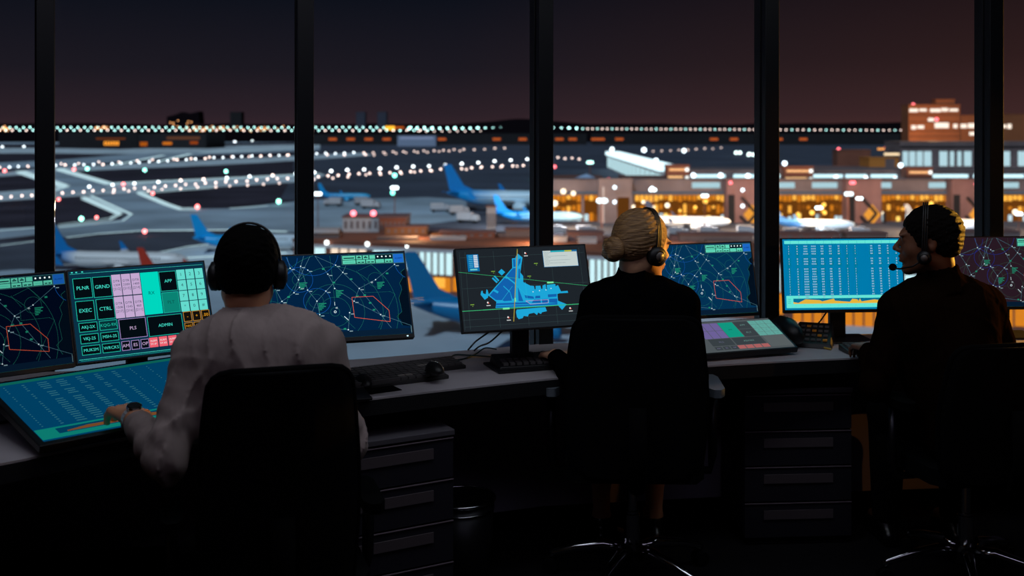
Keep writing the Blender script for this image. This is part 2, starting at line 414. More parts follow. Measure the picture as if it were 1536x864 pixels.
def radar(d, bgc=(2, 34, 66), k=1.0):
    bg = emis(bgc, k, True); d.rect(.008, .012, .992, .955, bg, 0)
    wl = emis((105, 158, 178), .62*k); wd = emis((70, 120, 145), .8*k); gn = emis((40, 128, 108), k); bl = emis((22, 84, 165), k); og = emis((225, 92, 62), k)
    gd = emis((36, 110, 98), k)
    dark = emis((3, 16, 30), k); tx = emis((30, 140, 110), k); wh = emis((225, 245, 250), k)
    if bgc[0] > 20: gn = emis((60, 95, 75), k); gd = gn; bl = emis((30, 50, 140), k)
    d.poly([(.985, .215), (.958, .25), (.965, .28), (.971, .309), (.952, .34), (.942, .379), (.955, .41), (.953, .451), (.936, .50), (.927, .549), (.934, .62), (.937, .705), (.905, .74), (.901, .758), (.925, .80), (.931, .858), (.990, .876), (.990, .215)], dark, 1)
    d.line([(.985, .215), (.958, .25), (.971, .309), (.942, .379), (.953, .451), (.927, .549), (.937, .705), (.901, .758), (.931, .858)], .0008, gd, 2)
    for l in ([(.34, .019), (.316, .138), (.349, .412), (.402, .541)], [(.234, .027), (.249, .156), (.296, .291), (.316, .138)], [(.379, .029), (.296, .291)],
              [(.411, .024), (.484, .241), (.513, .35), (.52, .407), (.636, .561), (.797, .727), (.988, .868)], [(.411, .024), (.539, .14), (.581, .227), (.677, .419), (.797, .727), (.857, .878)],
              [(.604, .152), (.581, .227), (.513, .35), (.402, .541), (.413, .692)], [(.463, .433), (.513, .35)], [(.402, .541), (.319, .819)], [(.677, .419), (.788, .327), (.923, .157)],
              [(.677, .419), (.636, .561)], [(.601, .688), (.583, .876)], [(.296, .291), (.299, .378), (.263, .435), (.185, .525), (.02, .70)], [(.149, .384), (.185, .525), (.254, .646), (.319, .819), (.487, .854), (.583, .876)],
              [(.249, .156), (.10, .25), (.02, .22)], [(.149, .384), (.10, .25), (.14, .03)], [(.254, .646), (.12, .80), (.02, .84)], [(.263, .435), (.296, .291)]):
        d.line(l, .0009, wl, 2)
    cc = (.511, .67); W = d.W
    for r in (.0145, .049, .094, .154, .203):
        d.circle(cc, r, .0011, gn, 2, dash=.0042)
    for c, r, a0, a1 in (((.302, .291), .0425, 0, 6.28), ((.403, .539), .0428, 0, 6.28), ((.394, -.035), .0855, 0, PI), ((1.044, .139), .060, PI/2, PI*1.1), ((.16, .02), .07, 0, PI)):
        d.circle(c, r, .0013, bl, 2, a0=a0, a1=a1)
    for c, r in (((.788, .327), .025), ((.296, .291), .0195), ((.397, .539), .023), ((.12, .62), .03)): d.circle(c, r, .0009, gn, 2, dash=.004)
    for l in ([(.506, .03), (.513, .35), (.512, .583)], [(.17, .674), (.475, .68)], [(.68, .215), (.773, .149)], [(.875, .471), (.71, .471), (.712, .361)], [(.875, .471), (.905, .502), (.774, .877)],
              [(.668, .214), (.722, .34)], [(.17, .669), (.149, .387)], [(.544, .711), (.629, .87)], [(.413, .692), (.412, .839)], [(.601, .688), (.636, .561)], [(.03, .5), (.15, .384)], [(.773, .149), (.86, .33)]):
        d.line(l, .0009, gn, 2, dash=.0042)
    O = [(.624, .516), (.761, .515), (.854, .683), (.854, .812), (.63, .743)]
    d.line(O+[O[0]], .0015, og, 4)
    for i, (u, v) in enumerate([(.316, .138), (.249, .156), (.359, .185), (.296, .291), (.299, .378), (.263, .435), (.349, .412), (.463, .433), (.402, .541), (.185, .525), (.254, .646), (.361, .673), (.413, .692), (.539, .14), (.484, .241), (.581, .227), (.52, .407), (.677, .419), (.788, .327), (.636, .561), (.601, .688), (.797, .727), (.923, .157), (.412, .839), (.583, .876), (.319, .819), (.149, .384), (.10, .25), (.12, .80)]):
        d.disc((u, v), .0021, wh, 5)
        if i not in (3, 8, 16, 18): d.rect(u+.008, v+.012, u+.028, v+.021, emis((140, 170, 178), k), 5)
    for u, v in ((.30, .325), (.41, .565), (.525, .43), (.795, .355)):
        for q in range(5): d.rect(u, v+q*.017, u+(.05, .036, .045, .03, .02)[q], v+q*.017+.010, tx, 3)
    for u, v in ((.622, .30), (.70, .49), (.73, .58), (.75, .66), (.86, .25), (.51, .33), (.555, .855), (.22, .47), (.28, .74), (.45, .17), (.65, .50)):
        d.rect(u, v, u+.016, v+.018, tx, 3)
    d.text('45', .522, .628, .008, wh, 5); d.disc((.511, .67), .0045, wh, 4, 8); d.disc((.511, .67), .0028, bg, 5, 8)
    d.text('45', .762, .356, .008, wh, 5); d.line([(.565, .725), (.59, .77)], .002, wh, 4); d.line([(.512, .56), (.512, .60)], .0014, wh, 4)
    # lower status bar
    d.poly([(.30, .975), (.30, .94), (.992, .885), (.992, .952)], emis((12, 32, 48), k), 6) if False else d.rect(.008, .892, .992, .958, emis((8, 30, 52), k), 4)
    d.line([(.985, .872), (.985, .945)], .0014, emis((120, 150, 150), k), 6); d.line([(.02, .958), (.985, .958)], .0008, gd, 6)
    header(d, k)

def listing(d, k=1.0, teal=(0, 122, 172), dim=False):
    c = emis((100, 230, 215), k, True)
    d.rect(.008, .012, .992, .955, emis(teal, k, True), 0)
    d.rect(.024, .036, .976, .078, c, 1)
    for i in range(14): d.rect(.072+i*.0685, .036, .0745+i*.0685, .078, emis((60, 190, 190), k), 2)
    tx = emis((150, 205, 225), .8*k)
    cols = [(.058, .006), (.127, .011), (.196, .040), (.262, .040), (.332, .026), (.400, .022), (.469, .018), (.537, .006), (.605, .006), (.740, .022), (.808, .020), (.876, .012), (.945, .012)]
    rows = [.103+i*.0338 for i in range(22)]; rr = random.Random(3)
    for j, (u, wd) in enumerate(cols):
        for i, v in enumerate(rows[:21 if j % 3 else 20]):
            if i in (4, 8): continue
            x = wd*rr.uniform(.72, 1.0); d.rect(u-x/2, v, u+x/2, v+.0155, tx, 2)
            if x > .02: [d.rect(u-x/2+x*q/n_-.0012, v, u-x/2+x*q/n_+.0012, v+.0155, emis(teal, k, True), 3) for n_ in (max(2, int(x/.009)),) for q in range(1, n_)]
    d.rect(.024, .768, .976, .930, c, 1); d.rect(.080, .806, .93, .876, emis((0, 110, 150), k), 2)
    og = emis((228, 178, 60), k, True)
    prof = [(.08, .85), (.12, .864), (.179, .816), (.298, .83), (.315, .846), (.412, .812), (.421, .84), (.543, .856), (.564, .816), (.605, .825), (.614, .85), (.625, .812), (.639, .853), (.747, .828), (.828, .849), (.87, .817), (.93, .822)]
    d.poly(prof+[(.93, .876), (.08, .876)], og, 3)
    for i in range(12): d.rect(.1+i*.07, .893, .102+i*.07, .905, emis((60, 190, 180), k), 3)
    for i in range(3): d.rect(.035, .81+i*.025, .06, .818+i*.025, emis((60, 190, 180), k), 3)

def panel(d, k=1.0, bgc=(10, 48, 68), blk=(4, 12, 18), txt=True):
    bg = emis(bgc, k, True); B = emis(blk, k); T = emis((30, 190, 165), k); T2 = emis((70, 225, 205), k); PK = emis((195, 168, 208), k, True); RX = emis((0, 214, 190), k, True)
    KM = emis((100, 218, 205), k, True); OR = emis((222, 150, 30), k); RD = emis((238, 95, 110), k, True); VI = emis((165, 140, 200), k); DK = emis((40, 60, 80), k); W_ = emis((220, 240, 240), k)
    d.rect(.010, .014, .990, .986, bg, 0)
    d.line([(.02, .045), (.98, .045)], .0008, T2, 1); d.line([(.02, .955), (.98, .955)], .0012, T2, 1); d.line([(.03, .97), (.98, .97)], .0008, T, 1)
    for u in (.03, .06, .10): d.rect(u, .022, u+.012, .034, T2, 1)
    def btn(u0, v0, u1, v1, s, col, fill, tc, size=.014, th=.0016):
        d.rect(u0, v0, u1, v1, col, 1)
        d.rect(u0+th/d.W, v0+th/d.H, u1-th/d.W, v1-th/d.H, fill, 2)
        if not txt: return
        ls = s.split('\n')
        for i, l in enumerate(ls):
            if l: d.text(l, (u0+u1)/2, (v0+v1)/2+(i-(len(ls)-1)/2)*size*1.15/d.H, size, tc, 3, wmax=(u1-u0)*.9)
    for s, a in (('PLNR', (.034, .094, .161, .313)), ('GRND', (.168, .094, .297, .318)), ('EXEC', (.036, .340, .162, .552)), ('CTRL', (.175, .336, .299, .556))): btn(*a, s, T, B, T2, .0165)
    for s, a in (('AKJ-2X', (.042, .572, .168, .671)), ('VKJ-25', (.043, .694, .168, .793)), ('M5H-25', (.181, .695, .305, .793)), ('MUKSM', (.044, .815, .170, .912)), ('WRCKS', (.183, .814, .306, .913))): btn(*a, s, T, B, T2, .0135)
    btn(.181, .570, .305, .673, 'KQG-9X', T, emis((6, 50, 55), k), T, .0135)
    n = ['DTR\n1309\n[212]', 'DTR\n2300\n[215]', 'DTR\n1400\n[214]', 'DTR\n1508\n[217]', 'DTR\n1545\n[216]', 'DTR\n460\n[211]']
    for i in range(6):
        u = .302+(i % 3)*.069; v = .085 if i < 3 else .329
        btn(u, v, u+.064, v+.233, n[i], PK, PK, DK, .011)
    btn(.508, .086, .639, .555, 'RX', RX, RX, emis((0, 90, 90), k), .016)
    btn(.643, .091, .771, .314, 'APP', T, B, T2, .015); btn(.645, .327, .769, .555, 'PLT', T, emis((10, 130, 115), k), emis((6, 80, 72), k), .015)
    for i in range(12):
        u = .776+(i % 3)*.069; v = .085+(i//3)*.1205
        btn(u, v, u+.062, v+.113, '123456789*0#'[i], KM, KM, DK, .015)
    btn(.315, .575, .506, .788, 'PLS', VI, B, PK, .015); btn(.517, .576, .771, .795, 'ADMIN', T, B, T2, .0145)
    for i in range(3): btn(.317+i*.0675, .812, .375+i*.0675, .912, ('AM', 'ES', 'OP')[i], VI, B, PK, .0145)
    for i in range(4): btn(.513+i*.069, .806, .574+i*.069, .911, 'ALRM\nSX #%d' % (i+1), RD, RD, W_, .0085)
    m9 = ['-', '+', '.00', 'NEG\nTKN', 'DT\nJM', 'VOL\nARM', 'SYG\nREF', 'RET\nXR', '']
    for i in range(9):
        u = .784+(i % 3)*.0685; v = .563+(i//3)*.1235
        btn(u, v, u+.060, v+.110, m9[i], OR, emis((20, 16, 12), k), OR, .015 if i < 3 else .0095, .0013)

def airport_map(d):
    bg = emis((30, 36, 42), 1, True); d.rect(.008, .012, .992, .985, bg, 0)
    g = emis((52, 72, 74)); 
    for l in ([(.032, .042), (.019, .96)], [(.073, .04), (.058, .96)], [(.284, .043), (.278, .96)], [(.504, .043), (.492, .96)], [(.72, .04), (.71, .96)], [(.945, .04), (.94, .96)], [(.033, .111), (.98, .105)], [(.028, .481), (.98, .475)], [(.014, .85), (.98, .85)], [(.02, .93), (.98, .93)]): d.line(l, .0008, g, 1)
    cy = emis((28, 165, 215), 1, True); bl = emis((18, 96, 172), 1, True); cl = emis((40, 190, 225), .9)
    d.poly([(.414, .259), (.211, .572), (.268, .655), (.257, .729), (.728, .739), (.755, .795), (.796, .731), (.732, .682), (.734, .602), (.75, .594), (.818, .594), (.815, .568), (.764, .572), (.747, .493), (.727, .507), (.727, .478), (.66, .484), (.66, .54), (.655, .54), (.652, .475), (.628, .49), (.625, .53), (.615, .53), (.612, .49), (.575, .49), (.572, .53), (.565, .53), (.562, .49), (.536, .484), (.485, .436), (.49, .364), (.471, .319), (.5, .138), (.465, .084), (.444, .142), (.42, .143)], cy, 2)
    for p in ([(.418, .264), (.364, .354), (.423, .439), (.439, .261)], [(.367, .384), (.326, .453), (.378, .543), (.39, .63), (.403, .631), (.42, .453)], [(.349, .375), (.264, .505), (.302, .544), (.366, .391)],
              [(.254, .526), (.224, .573), (.265, .633), (.371, .65)], [(.325, .467), (.268, .591), (.326, .653), (.384, .651), (.377, .557)], [(.44, .491), (.433, .662), (.469, .666)],
              [(.267, .672), (.262, .697), (.52, .702), (.50, .68)], [(.262, .708), (.262, .722), (.725, .728), (.725, .710)], [(.55, .655), (.53, .690), (.60, .698), (.60, .655)], [(.61, .655), (.61, .698), (.655, .70), (.655, .655)], [(.665, .655), (.665, .70), (.725, .71), (.728, .655)],
              [(.469, .158), (.458, .245), (.480, .20), (.488, .144)], [(.46, .274), (.45, .39), (.463, .391), (.471, .275)], [(.483, .595), (.489, .631), (.552, .644), (.549, .615)], [(.565, .61), (.56, .64), (.60, .64), (.60, .61)], [(.66, .60), (.66, .635), (.725, .632), (.728, .60)], [(.426, .155), (.424, .25), (.44, .245), (.443, .155)]): d.poly(p, bl, 3)
    for l in ([(.364, .36), (.50, .60)], [(.40, .48), (.30, .66)], [(.50, .44), (.50, .66)]): d.line(l, .0012, cl, 4)
    d.poly([(.305, .302), (.332, .265), (.357, .306), (.329, .345)], cy, 2); d.poly([(.253, .375), (.262, .362), (.295, .42), (.283, .432)], cy, 2); d.poly([(.268, .352), (.277, .34), (.307, .401), (.298, .414)], cy, 2)
    d.poly([(.157, .56), (.165, .52), (.175, .512), (.176, .545), (.195, .56), (.205, .50), (.212, .51), (.217, .558), (.209, .6), (.184, .624)], cy, 2)
    d.poly([(.405, .79), (.412, .76), (.63, .75), (.638, .80), (.60, .81), (.59, .83), (.57, .81), (.56, .84), (.54, .81), (.50, .82), (.49, .85), (.46, .84), (.45, .865), (.42, .875), (.408, .85)], cy, 2)
    og = emis((190, 160, 60)); gn = emis((60, 190, 120)); gl = emis((120, 230, 160))
    d.line([(.468, .03), (.38, .899)], .0035, emis((130, 125, 60)), 5); d.line([(.468, .05), (.38, .899)], .0012, og, 6)
    d.line([(.012, .745), (.97, .735)], .0018, gn, 5); d.line([(.165, .743), (.97, .736)], .0035, emis((50, 150, 110)), 4, dash=.004)
    d.line([(.012, .282), (.988, .523)], .001, gn, 5)
    for u, v in ((.665, .448), (.310, .732), ): d.rect(u, v, u+.05, v+.02, gl, 6)
    d.rect(.405, .62, .415, .665, gl, 6)
    d.line([(.487, .664), (.658, .663), (.655, .701), (.52, .706), (.487, .664)], .0012, emis((205, 150, 190)), 6)
    for u, v in ((.524, .084), (.204, .659), (.818, .780), (.342, .845)):
        d.disc((u, v), .0032, emis((240, 235, 235)), 6); d.disc((u+.006, v+.008), .0022, emis((225, 70, 50)), 7); d.rect(u-.012, v+.03, u+.018, v+.04, emis((200, 205, 205)), 6)
    for u, v in ((.597, .218), (.267, .292), (.535, .37), (.089, .675)): d.rect(u-.014, v-.006, u+.014, v+.004, emis((120, 160, 60)), 6); d.rect(u, v+.014, u+.006, v+.022, emis((120, 160, 60)), 6)
    d.rect(.083, .076, .169, .281, emis((8, 110, 170), 1, True), 5)
    for i in range(7): d.rect(.132, .085+i*.022, .162, .102+i*.022, emis((205, 215, 225)), 6); d.rect(.095, .091+i*.022, .125, .097+i*.022, emis((90, 190, 225)), 6)
    d.rect(.1, .250, .152, .268, emis((110, 200, 200)), 6)
    d.rect(.657, .067, .927, .269, emis((30, 110, 160)), 5); d.rect(.660, .088, .924, .264, emis((215, 228, 226), .8, True), 6)
    d.rect(.660, .067, .72, .086, emis((215, 228, 226), .8), 6); d.rect(.722, .069, .84, .086, emis((40, 190, 200), .8), 6); d.rect(.83, .069, .885, .086, emis((205, 205, 60), .8), 7)
    for i in range(9): d.rect(.668, .10+i*.017, .668+(.04, .03, .18, .05, .03, .2, .04, .16, .03)[i], .103+i*.017, emis((140, 160, 165), .8), 7)
    for u, v in ((.55, .56), (.60, .55), (.65, .545), (.69, .53)): d.disc((u, v), .0018, WHT, 6)

# ------------------------------------------------------------------ monitors
def monitor(P, label, draw, base=True, led=None):
    X, Z, z, yaw, tilt, W, H = P
    yaw = math.radians(yaw); tl = math.radians(tilt)
    t = thing('monitor', label, 'monitor', (X, Z, .73), yaw, 'desk monitors')
    M = Matrix.Translation((0, 0, z-.73)) @ Matrix.Rotation(-tl, 4, 'X')
    mb = MB()
    mb.bx(-W/2, W/2, .0, .022, 0, H, M=M); mb.bx(-W*.36, W*.36, .022, .042, H*.12, H*.8, M=M)
    mb.build('casing', [m_black], t, bevel=.002)
    mb = MB(); e = .0045
    mb.bx(-W/2, -W/2+e, -.002, 0, 0, H, M=M); mb.bx(W/2-e, W/2, -.002, 0, 0, H, M=M); mb.bx(-W/2+e, W/2-e, -.002, 0, H-e, H, M=M); mb.bx(-W/2+e, W/2-e, -.002, 0, 0, H*.042 if draw is not panel_dr and draw is not map_dr else e, M=M)
    mb.build('bezel', [m_black], t)
    d = Draw(W, H, M); draw(d); d.build('screen', t)
    if led:
        mb = MB(); mb.box((W*.455, -.003, H*.018), (.005, .002, .003), M=M); o = mb.build('power_light', [emis((200, 240, 255), 1.5)], t); o['label'] = 'small white power light'
    if base:
        # column from the desk to the back of the casing
        c = M @ Vector((0, .05, H*.42))
        mb = MB(); y0 = c.y+.012
        mb.bx(-.033, .033, y0, y0+.03, .008, c.z+.05); mb.box((0, y0-.005, c.z), (.09, .03, .09))
        mb.build('stand_column', [m_black], t, bevel=.004)
        mb = MB(); mb.bx(-.12, .12, y0-.10, y0+.075, 0.0005, .009); mb.build('stand_base', [m_black], t, bevel=.003)
    return t
def radar_dr(d): radar(d)
def radar_dim(d): radar(d, (1, 12, 34), .62)
def radar_teal(d): radar(d, (3, 50, 84), .95)
def radar_flare(d): radar(d, (44, 28, 38), .8)  # orange lens haze over this screen is put into its colours
def panel_dr(d): panel(d)
def map_dr(d): airport_map(d)
def list_dr(d): listing(d)
monitor((-1.522, 3.294, .867, 40.7, 17.8, .504, .30), 'dim radar chart monitor at the left end, left of the button panel monitor', radar_dim)
monitor((-1.155, 3.610, .869, 36.8, 22, .45, .30), 'monitor showing a grid of lettered call buttons above the big touchscreen', panel_dr)
monitor((-.551, 3.548, .926, 18.2, 29.5, .504, .30), 'blue radar chart monitor beside the head of the man in white shirt', radar_dr, led=True)
monitor((.066, 4.02, .882, 19.7, 19.1, .504, .30), 'monitor showing a cyan airport map on dark grey background', map_dr)
monitor((.758, 4.491, .84, 17.8, 13.5, .504, .30), 'teal radar chart monitor in front of the face of the blonde woman', radar_teal)
monitor((1.34, 4.558, .852, 4.8, 7.1, .504, .30), 'bright teal monitor with rows of figures and a yellow graph', list_dr)
monitor((2.047, 4.646, .85, 2.2, 7.7, .504, .30), 'radar chart monitor browned by orange haze, behind the shoulder of the man in black', radar_flare)

# ------------------------------------------------------------------ tilted touch displays lying on the desk
def tdisplay(FL, ux, W, Dp, z0, z1, label, draw, name='touch_display'):
    """FL: front corner (left) on the desk, ux: unit direction of the front edge"""
    a = math.atan2(ux[1], ux[0]); sl = math.hypot(Dp, z1-z0); tl = math.atan2(z1-z0, Dp)
    t = thing(name, label, 'touch display', (FL[0]+ux[0]*W/2, FL[1]+ux[1]*W/2, .73), a, 'touch displays lying on the desk')
    M = Matrix.Translation((0, 0, z0-.73)) @ Matrix.Rotation(tl-PI/2, 4, 'X')
    mb = MB(); mb.bx(-W/2, W/2, 0, .022, 0, sl, M=M); mb.build('casing', [m_black], t, bevel=.003)
    d = Draw(W, sl, M); draw(d); d.build('screen', t)
    mb = MB(); hz = (z1-z0)
    for s in (-1, 1): mb.bx(s*W*.33-.02, s*W*.33+.02, Dp*.55, Dp*.6, .001, z0-.73+hz*.5-.022)
    mb.bx(-W*.40, W*.40, Dp*.52, Dp*.62, .001, .007); mb.build('rest', [m_black], t)
    return t
def big_list(d):
    k = .5; teal = (0, 88, 135)
    d.rect(.022, .03, .978, .955, emis(teal, k, True), 0); c = emis((20, 165, 150), k, True)
    d.rect(.024, .035, .976, .075, emis((20, 130, 115), k, True), 1)
    tx = emis((70, 150, 165), k); rr = random.Random(5)
    for j, (u, wd) in enumerate([(.06, .006), (.127, .011), (.196, .040), (.262, .040), (.332, .026), (.400, .022), (.469, .018), (.537, .006), (.605, .006), (.740, .022), (.808, .020), (.876, .012), (.945, .012)]):
        for i in range(21):
            if i in (4, 8): continue
            x = wd*rr.uniform(.7, 1); v = .11+i*.032; d.rect(u-x/2, v, u+x/2, v+.009, tx, 2)
    d.rect(.024, .790, .976, .935, c, 1); d.rect(.09, .812, .95, .885, emis((0, 80, 120), k), 2)
    d.poly([(.12, .862), (.2, .835), (.3, .84), (.36, .815), (.47, .84), (.56, .83), (.66, .815), (.75, .84), (.86, .82), (.94, .84), (.94, .875), (.12, .875)], emis((150, 95, 50), k*1.1, True), 3)
def dim_panel(d):
    d.rect(.022, .03, .978, .965, emis((88, 96, 100), .75, True), 0)
    k = .8; B = emis((62, 70, 75), k); R = d.rect
    for a in ((.034, .094, .161, .313), (.168, .094, .297, .318), (.036, .340, .162, .552), (.175, .336, .299, .556)): R(*a, B, 1)
    for i in range(6):
        u = .302+(i % 3)*.069; v = .085 if i < 3 else .329; R(u, v, u+.064, v+.233, emis((118, 105, 165), k), 1)
    R(.508, .086, .639, .555, emis((20, 165, 140), k, True), 1); R(.643, .091, .771, .314, B, 1); R(.645, .327, .769, .555, B, 1)
    d.text('RX', .573, .32, .012, emis((10, 90, 80), k), 2); d.text('APP', .707, .2, .014, emis((110, 150, 145), k), 2); d.text('PLT', .707, .44, .014, emis((110, 150, 145), k), 2)
    for i in range(12):
        u = .776+(i % 3)*.069; v = .085+(i//3)*.1205; R(u, v, u+.066, v+.115, emis((105, 178, 168), k, True), 1); d.text('123456789*0#'[i], u+.033, v+.057, .011, emis((80, 140, 135), k), 2)
    R(.315, .575, .506, .788, B, 1); R(.517, .576, .771, .795, B, 1); d.text('PLS', .41, .68, .014, emis((110, 110, 140), k), 2); d.text('ADMIN', .644, .685, .014, emis((110, 150, 145), k), 2)
    for i in range(3): R(.317+i*.0675, .812, .375+i*.0675, .912, B, 1); d.text(('AM', 'ES', 'OP')[i], .346+i*.0675, .86, .011, emis((120, 115, 150), k), 2)
    for i in range(4): R(.513+i*.069, .806, .574+i*.069, .911, emis((185, 105, 105), k), 1)
    R(.79, .57, .98, .91, emis((96, 104, 106), k), 1)
tdisplay((-1.233, 2.96), (math.cos(math.radians(43.5)), math.sin(math.radians(43.5))), .80, .446, .765, .852, 'big tilted blue touchscreen under the hand of the man in white', big_list)
a = math.radians(19.5); W2 = .50
tdisplay((1.09-W2*math.cos(a), 4.31-W2*math.sin(a)), (math.cos(a), math.sin(a)), W2, .205, .76, .843, 'grey touch display with pale button grid lying beside the blonde woman', dim_panel)

# ------------------------------------------------------------------ keyboards, mice, phones
def keyboard(FR, a, label, W=.44, D=.12, lit=False, n=15):
    """FR: front right corner on the desk, a: direction of the front edge"""
    u = Vector((math.cos(a), math.sin(a), 0)); nn = Vector((-u.y, u.x, 0))
    c = Vector((*FR, .7305))-u*W/2+nn*D/2
    t = thing('keyboard', label, 'keyboard', c, a, 'computer keyboards on the desk')
    mb = MB(); mb.add([(-W/2, -D/2, 0), (W/2, -D/2, 0), (W/2, D/2, 0), (-W/2, D/2, 0), (-W/2, -D/2, .012), (W/2, -D/2, .012), (W/2, D/2, .024), (-W/2, D/2, .024)],
                      [(3, 2, 1, 0), (4, 5, 6, 7), (0, 1, 5, 4), (1, 2, 6, 5), (2, 3, 7, 6), (3, 0, 4, 7)])
    mb.build('base', [mat('keyboard_plastic', (46, 44, 44), .45)], t, bevel=.002)
    rows = 5; cw = (W-.02)/n; rh = (D-.018)/rows
    for r in range(rows):
        mb = MB(); mb2 = None
        for k in range(n):
            if r == 0 and 4 <= k <= 8:
                if k != 4: continue
                x0 = -W/2+.01+k*cw; x1 = x0+5*cw
            else: x0 = -W/2+.01+k*cw; x1 = x0+cw
            y0 = -D/2+.009+r*rh; z = .012+.012*(y0+D/2)/D
            li = 1 if (r == 1 and k in (9, 10)) or (r == 0 and k in (1, 2)) else 0
            mb.bx(x0+.0015, x1-.0015, y0+.0015, y0+rh-.0015, z, z+.009, li)
        o = mb.build('key_row', [m_key, m_keyl], t)
    return t
a = math.radians(31)
keyboard((-.217, 3.91), a, 'black keyboard nearest the front edge, right of the white shirt man')
keyboard((-.165, 4.075), a, 'black keyboard behind another one, further back near the window', D=.11)
keyboard(tuple(at_z(1384, 527, .74)[:2]), math.radians(6), 'black keyboard under the hand of the man in black', W=.29, D=.11, n=12)

def mouse(p, a, label, big=1.0):
    t = thing('computer_mouse', label, 'mouse', p, a, 'computer mice on the desk')
    mb = MB(); vs = []; n = 14; m = 7
    for i in range(m+1):
        f = i/m; ang = f*PI/2
        for k in range(n):
            q = 2*PI*k/n; vs.append((.031*big*math.cos(ang)*math.cos(q), .055*big*math.cos(ang)*math.sin(q)+.006*f, .034*big*math.sin(ang)**.9))
    fs = [(i*n+k, i*n+(k+1) % n, (i+1)*n+(k+1) % n, (i+1)*n+k) for i in range(m) for k in range(n)]+[tuple(range(n-1, -1, -1))]
    mb.add(vs, fs); mb.build('shell', [m_black], t, smooth=True)
    mb = MB(); mb.tube([(-.003, .03*big, .028*big), (.003, .03*big, .028*big)], .007*big, 12); mb.build('wheel', [m_key], t)
    return t
p = at_z(545, 578, .733); mouse((p.x, p.y, .7335), math.radians(20), 'black mouse on the pad behind the chair back', 1.05)
p = at_z(652, 560, .76); mouse((p.x, p.y-.0, .7665), math.radians(25), 'black mouse perched on the keyboard near the airport map monitor', .95)
p = at_z(568, 585, .733); mb = MB(); R = Matrix.Translation((p.x-.03, p.y-.01, 0)) @ Matrix.Rotation(math.radians(31), 4, 'Z')
mb.bx(-.12, .10, -.04, .10, .7303, .7328, M=R); o = mb.build('mouse_pad', m_matte, world=True, bevel=.001); tag(o, 'thin black mouse pad at the front edge of the desk', 'mouse pad')

# intercom panel under the woman's left hand
a = math.radians(15); p = at_z(790, 545, .745)
t = thing('intercom_panel', 'black control box with knobs under the left hand of the blonde woman', 'control box', (p.x, p.y+.02, .7305), a)
mb = MB(); mb.add([(-.12, -.07, 0), (.12, -.07, 0), (.12, .08, 0), (-.12, .08, 0), (-.115, -.065, .016), (.115, -.065, .016), (.115, .075, .036), (-.115, .075, .036)], [(3, 2, 1, 0), (4, 5, 6, 7), (0, 1, 5, 4), (1, 2, 6, 5), (2, 3, 7, 6), (3, 0, 4, 7)])
mb.build('housing', [m_black], t, bevel=.003)
for i in range(3):
    mb = MB(); mb.lathe([(.009, 0), (.009, .012), (.007, .016)], 12, M=Matrix.Translation((-.02+i*.045, .03, .029))); mb.bx(-.02+i*.045-.001, -.02+i*.045+.001, .022, .03, .045, .047, 1)
    mb.build('knob', [m_black, emis((190, 150, 40), .7) if i == 0 else m_keyl], t)
mb = MB()
for i in range(8):
    for j in range(3): mb.bx(-.10+i*.025, -.082+i*.025, -.055+j*.022, -.039+j*.022, .017+j*.003, .026+j*.003)
mb.build('button', [m_key], t)

# telephone between the touch display and the teal list monitor
p = at_z(1188, 506, .76)
t = thing('desk_telephone', 'black desk telephone with large curved handset right of the touch display', 'telephone', (p.x+.03, p.y, .7305), math.radians(-20))
mb = MB()
pts = [at_z(1160, 494, .765), at_z(1165, 489, .79), at_z(1173, 487, .80), at_z(1183, 492, .80), at_z(1192, 502, .785), at_z(1198, 510, .765), at_z(1200, 515, .752)]
mb.tube(pts, [.012, .030, .038, .040, .036, .028, .012], 14); mb.build('handset', [m_black], t, smooth=True, world=True)
mb = MB(); mb.add([(-.07, -.06, 0), (.13, -.06, 0), (.13, .12, 0), (-.07, .12, 0), (-.01, -.05, .018), (.12, -.05, .018), (.12, .11, .075), (-.01, .11, .075)], [(3, 2, 1, 0), (4, 5, 6, 7), (0, 1, 5, 4), (1, 2, 6, 5), (2, 3, 7, 6), (3, 0, 4, 7)])
mb.build('phone_base', [m_black], t, bevel=.003)
for j in range(4):
    mb = MB()
    for i in range(5):
        y = -.035+j*.034; z = .02+(y+.05)/.16*.057; mb.bx(.0+i*.023, .016+i*.023, y, y+.02, z, z+.006, 1 if (i+j) % 4 == 0 else 0)
    mb.build('key_row', [m_key, mat('amber_key', (200, 130, 30), .5)], t)
# pen
a0 = at_z(1229, 520, .735); a1 = at_z(1247, 524, .735)
mb = MB(); d = (a1-a0); mb.tube([a0, a0+d*.05, a0+d*.7, a0+d*.98, a1], [.002, .004, .004, .004, .002], 8); o = mb.build('pen', [mat('pen_body', (190, 150, 60), .4)], world=True, smooth=True); tag(o, 'short yellow pen lying in front of the telephone', 'pen')

# cables
def cable(pts, r, label, col=m_black):
    P = [Vector(p) for p in pts]; out = []
    for i in range(len(P)-1):
        p0 = P[max(i-1, 0)]; p1 = P[i]; p2 = P[i+1]; p3 = P[min(i+2, len(P)-1)]
        for k in range(8):
            t_ = k/8; out.append(.5*((2*p1)+(p2-p0)*t_+(2*p0-5*p1+4*p2-p3)*t_*t_+(3*p1-3*p2+p3-p0)*t_**3))
    out.append(P[-1]); mb = MB(); mb.tube(out, r, 6); o = mb.build('cable', [col], world=True, smooth=True); tag(o, label, 'cable')
cb = mat('teal_cable', (20, 60, 66), .5)
cable([at_z(745, 524, .738), at_z(728, 522, .745), at_z(715, 530, .736), at_z(700, 537, .734), at_z(683, 540, .734), at_z(677, 536, .735), at_z(684, 532, .735), at_z(705, 533, .736), at_z(738, 535, .734)], .0028, 'thin looped cable lying on desk left of the control box', cb)
q = at(755, 495, 4.16)
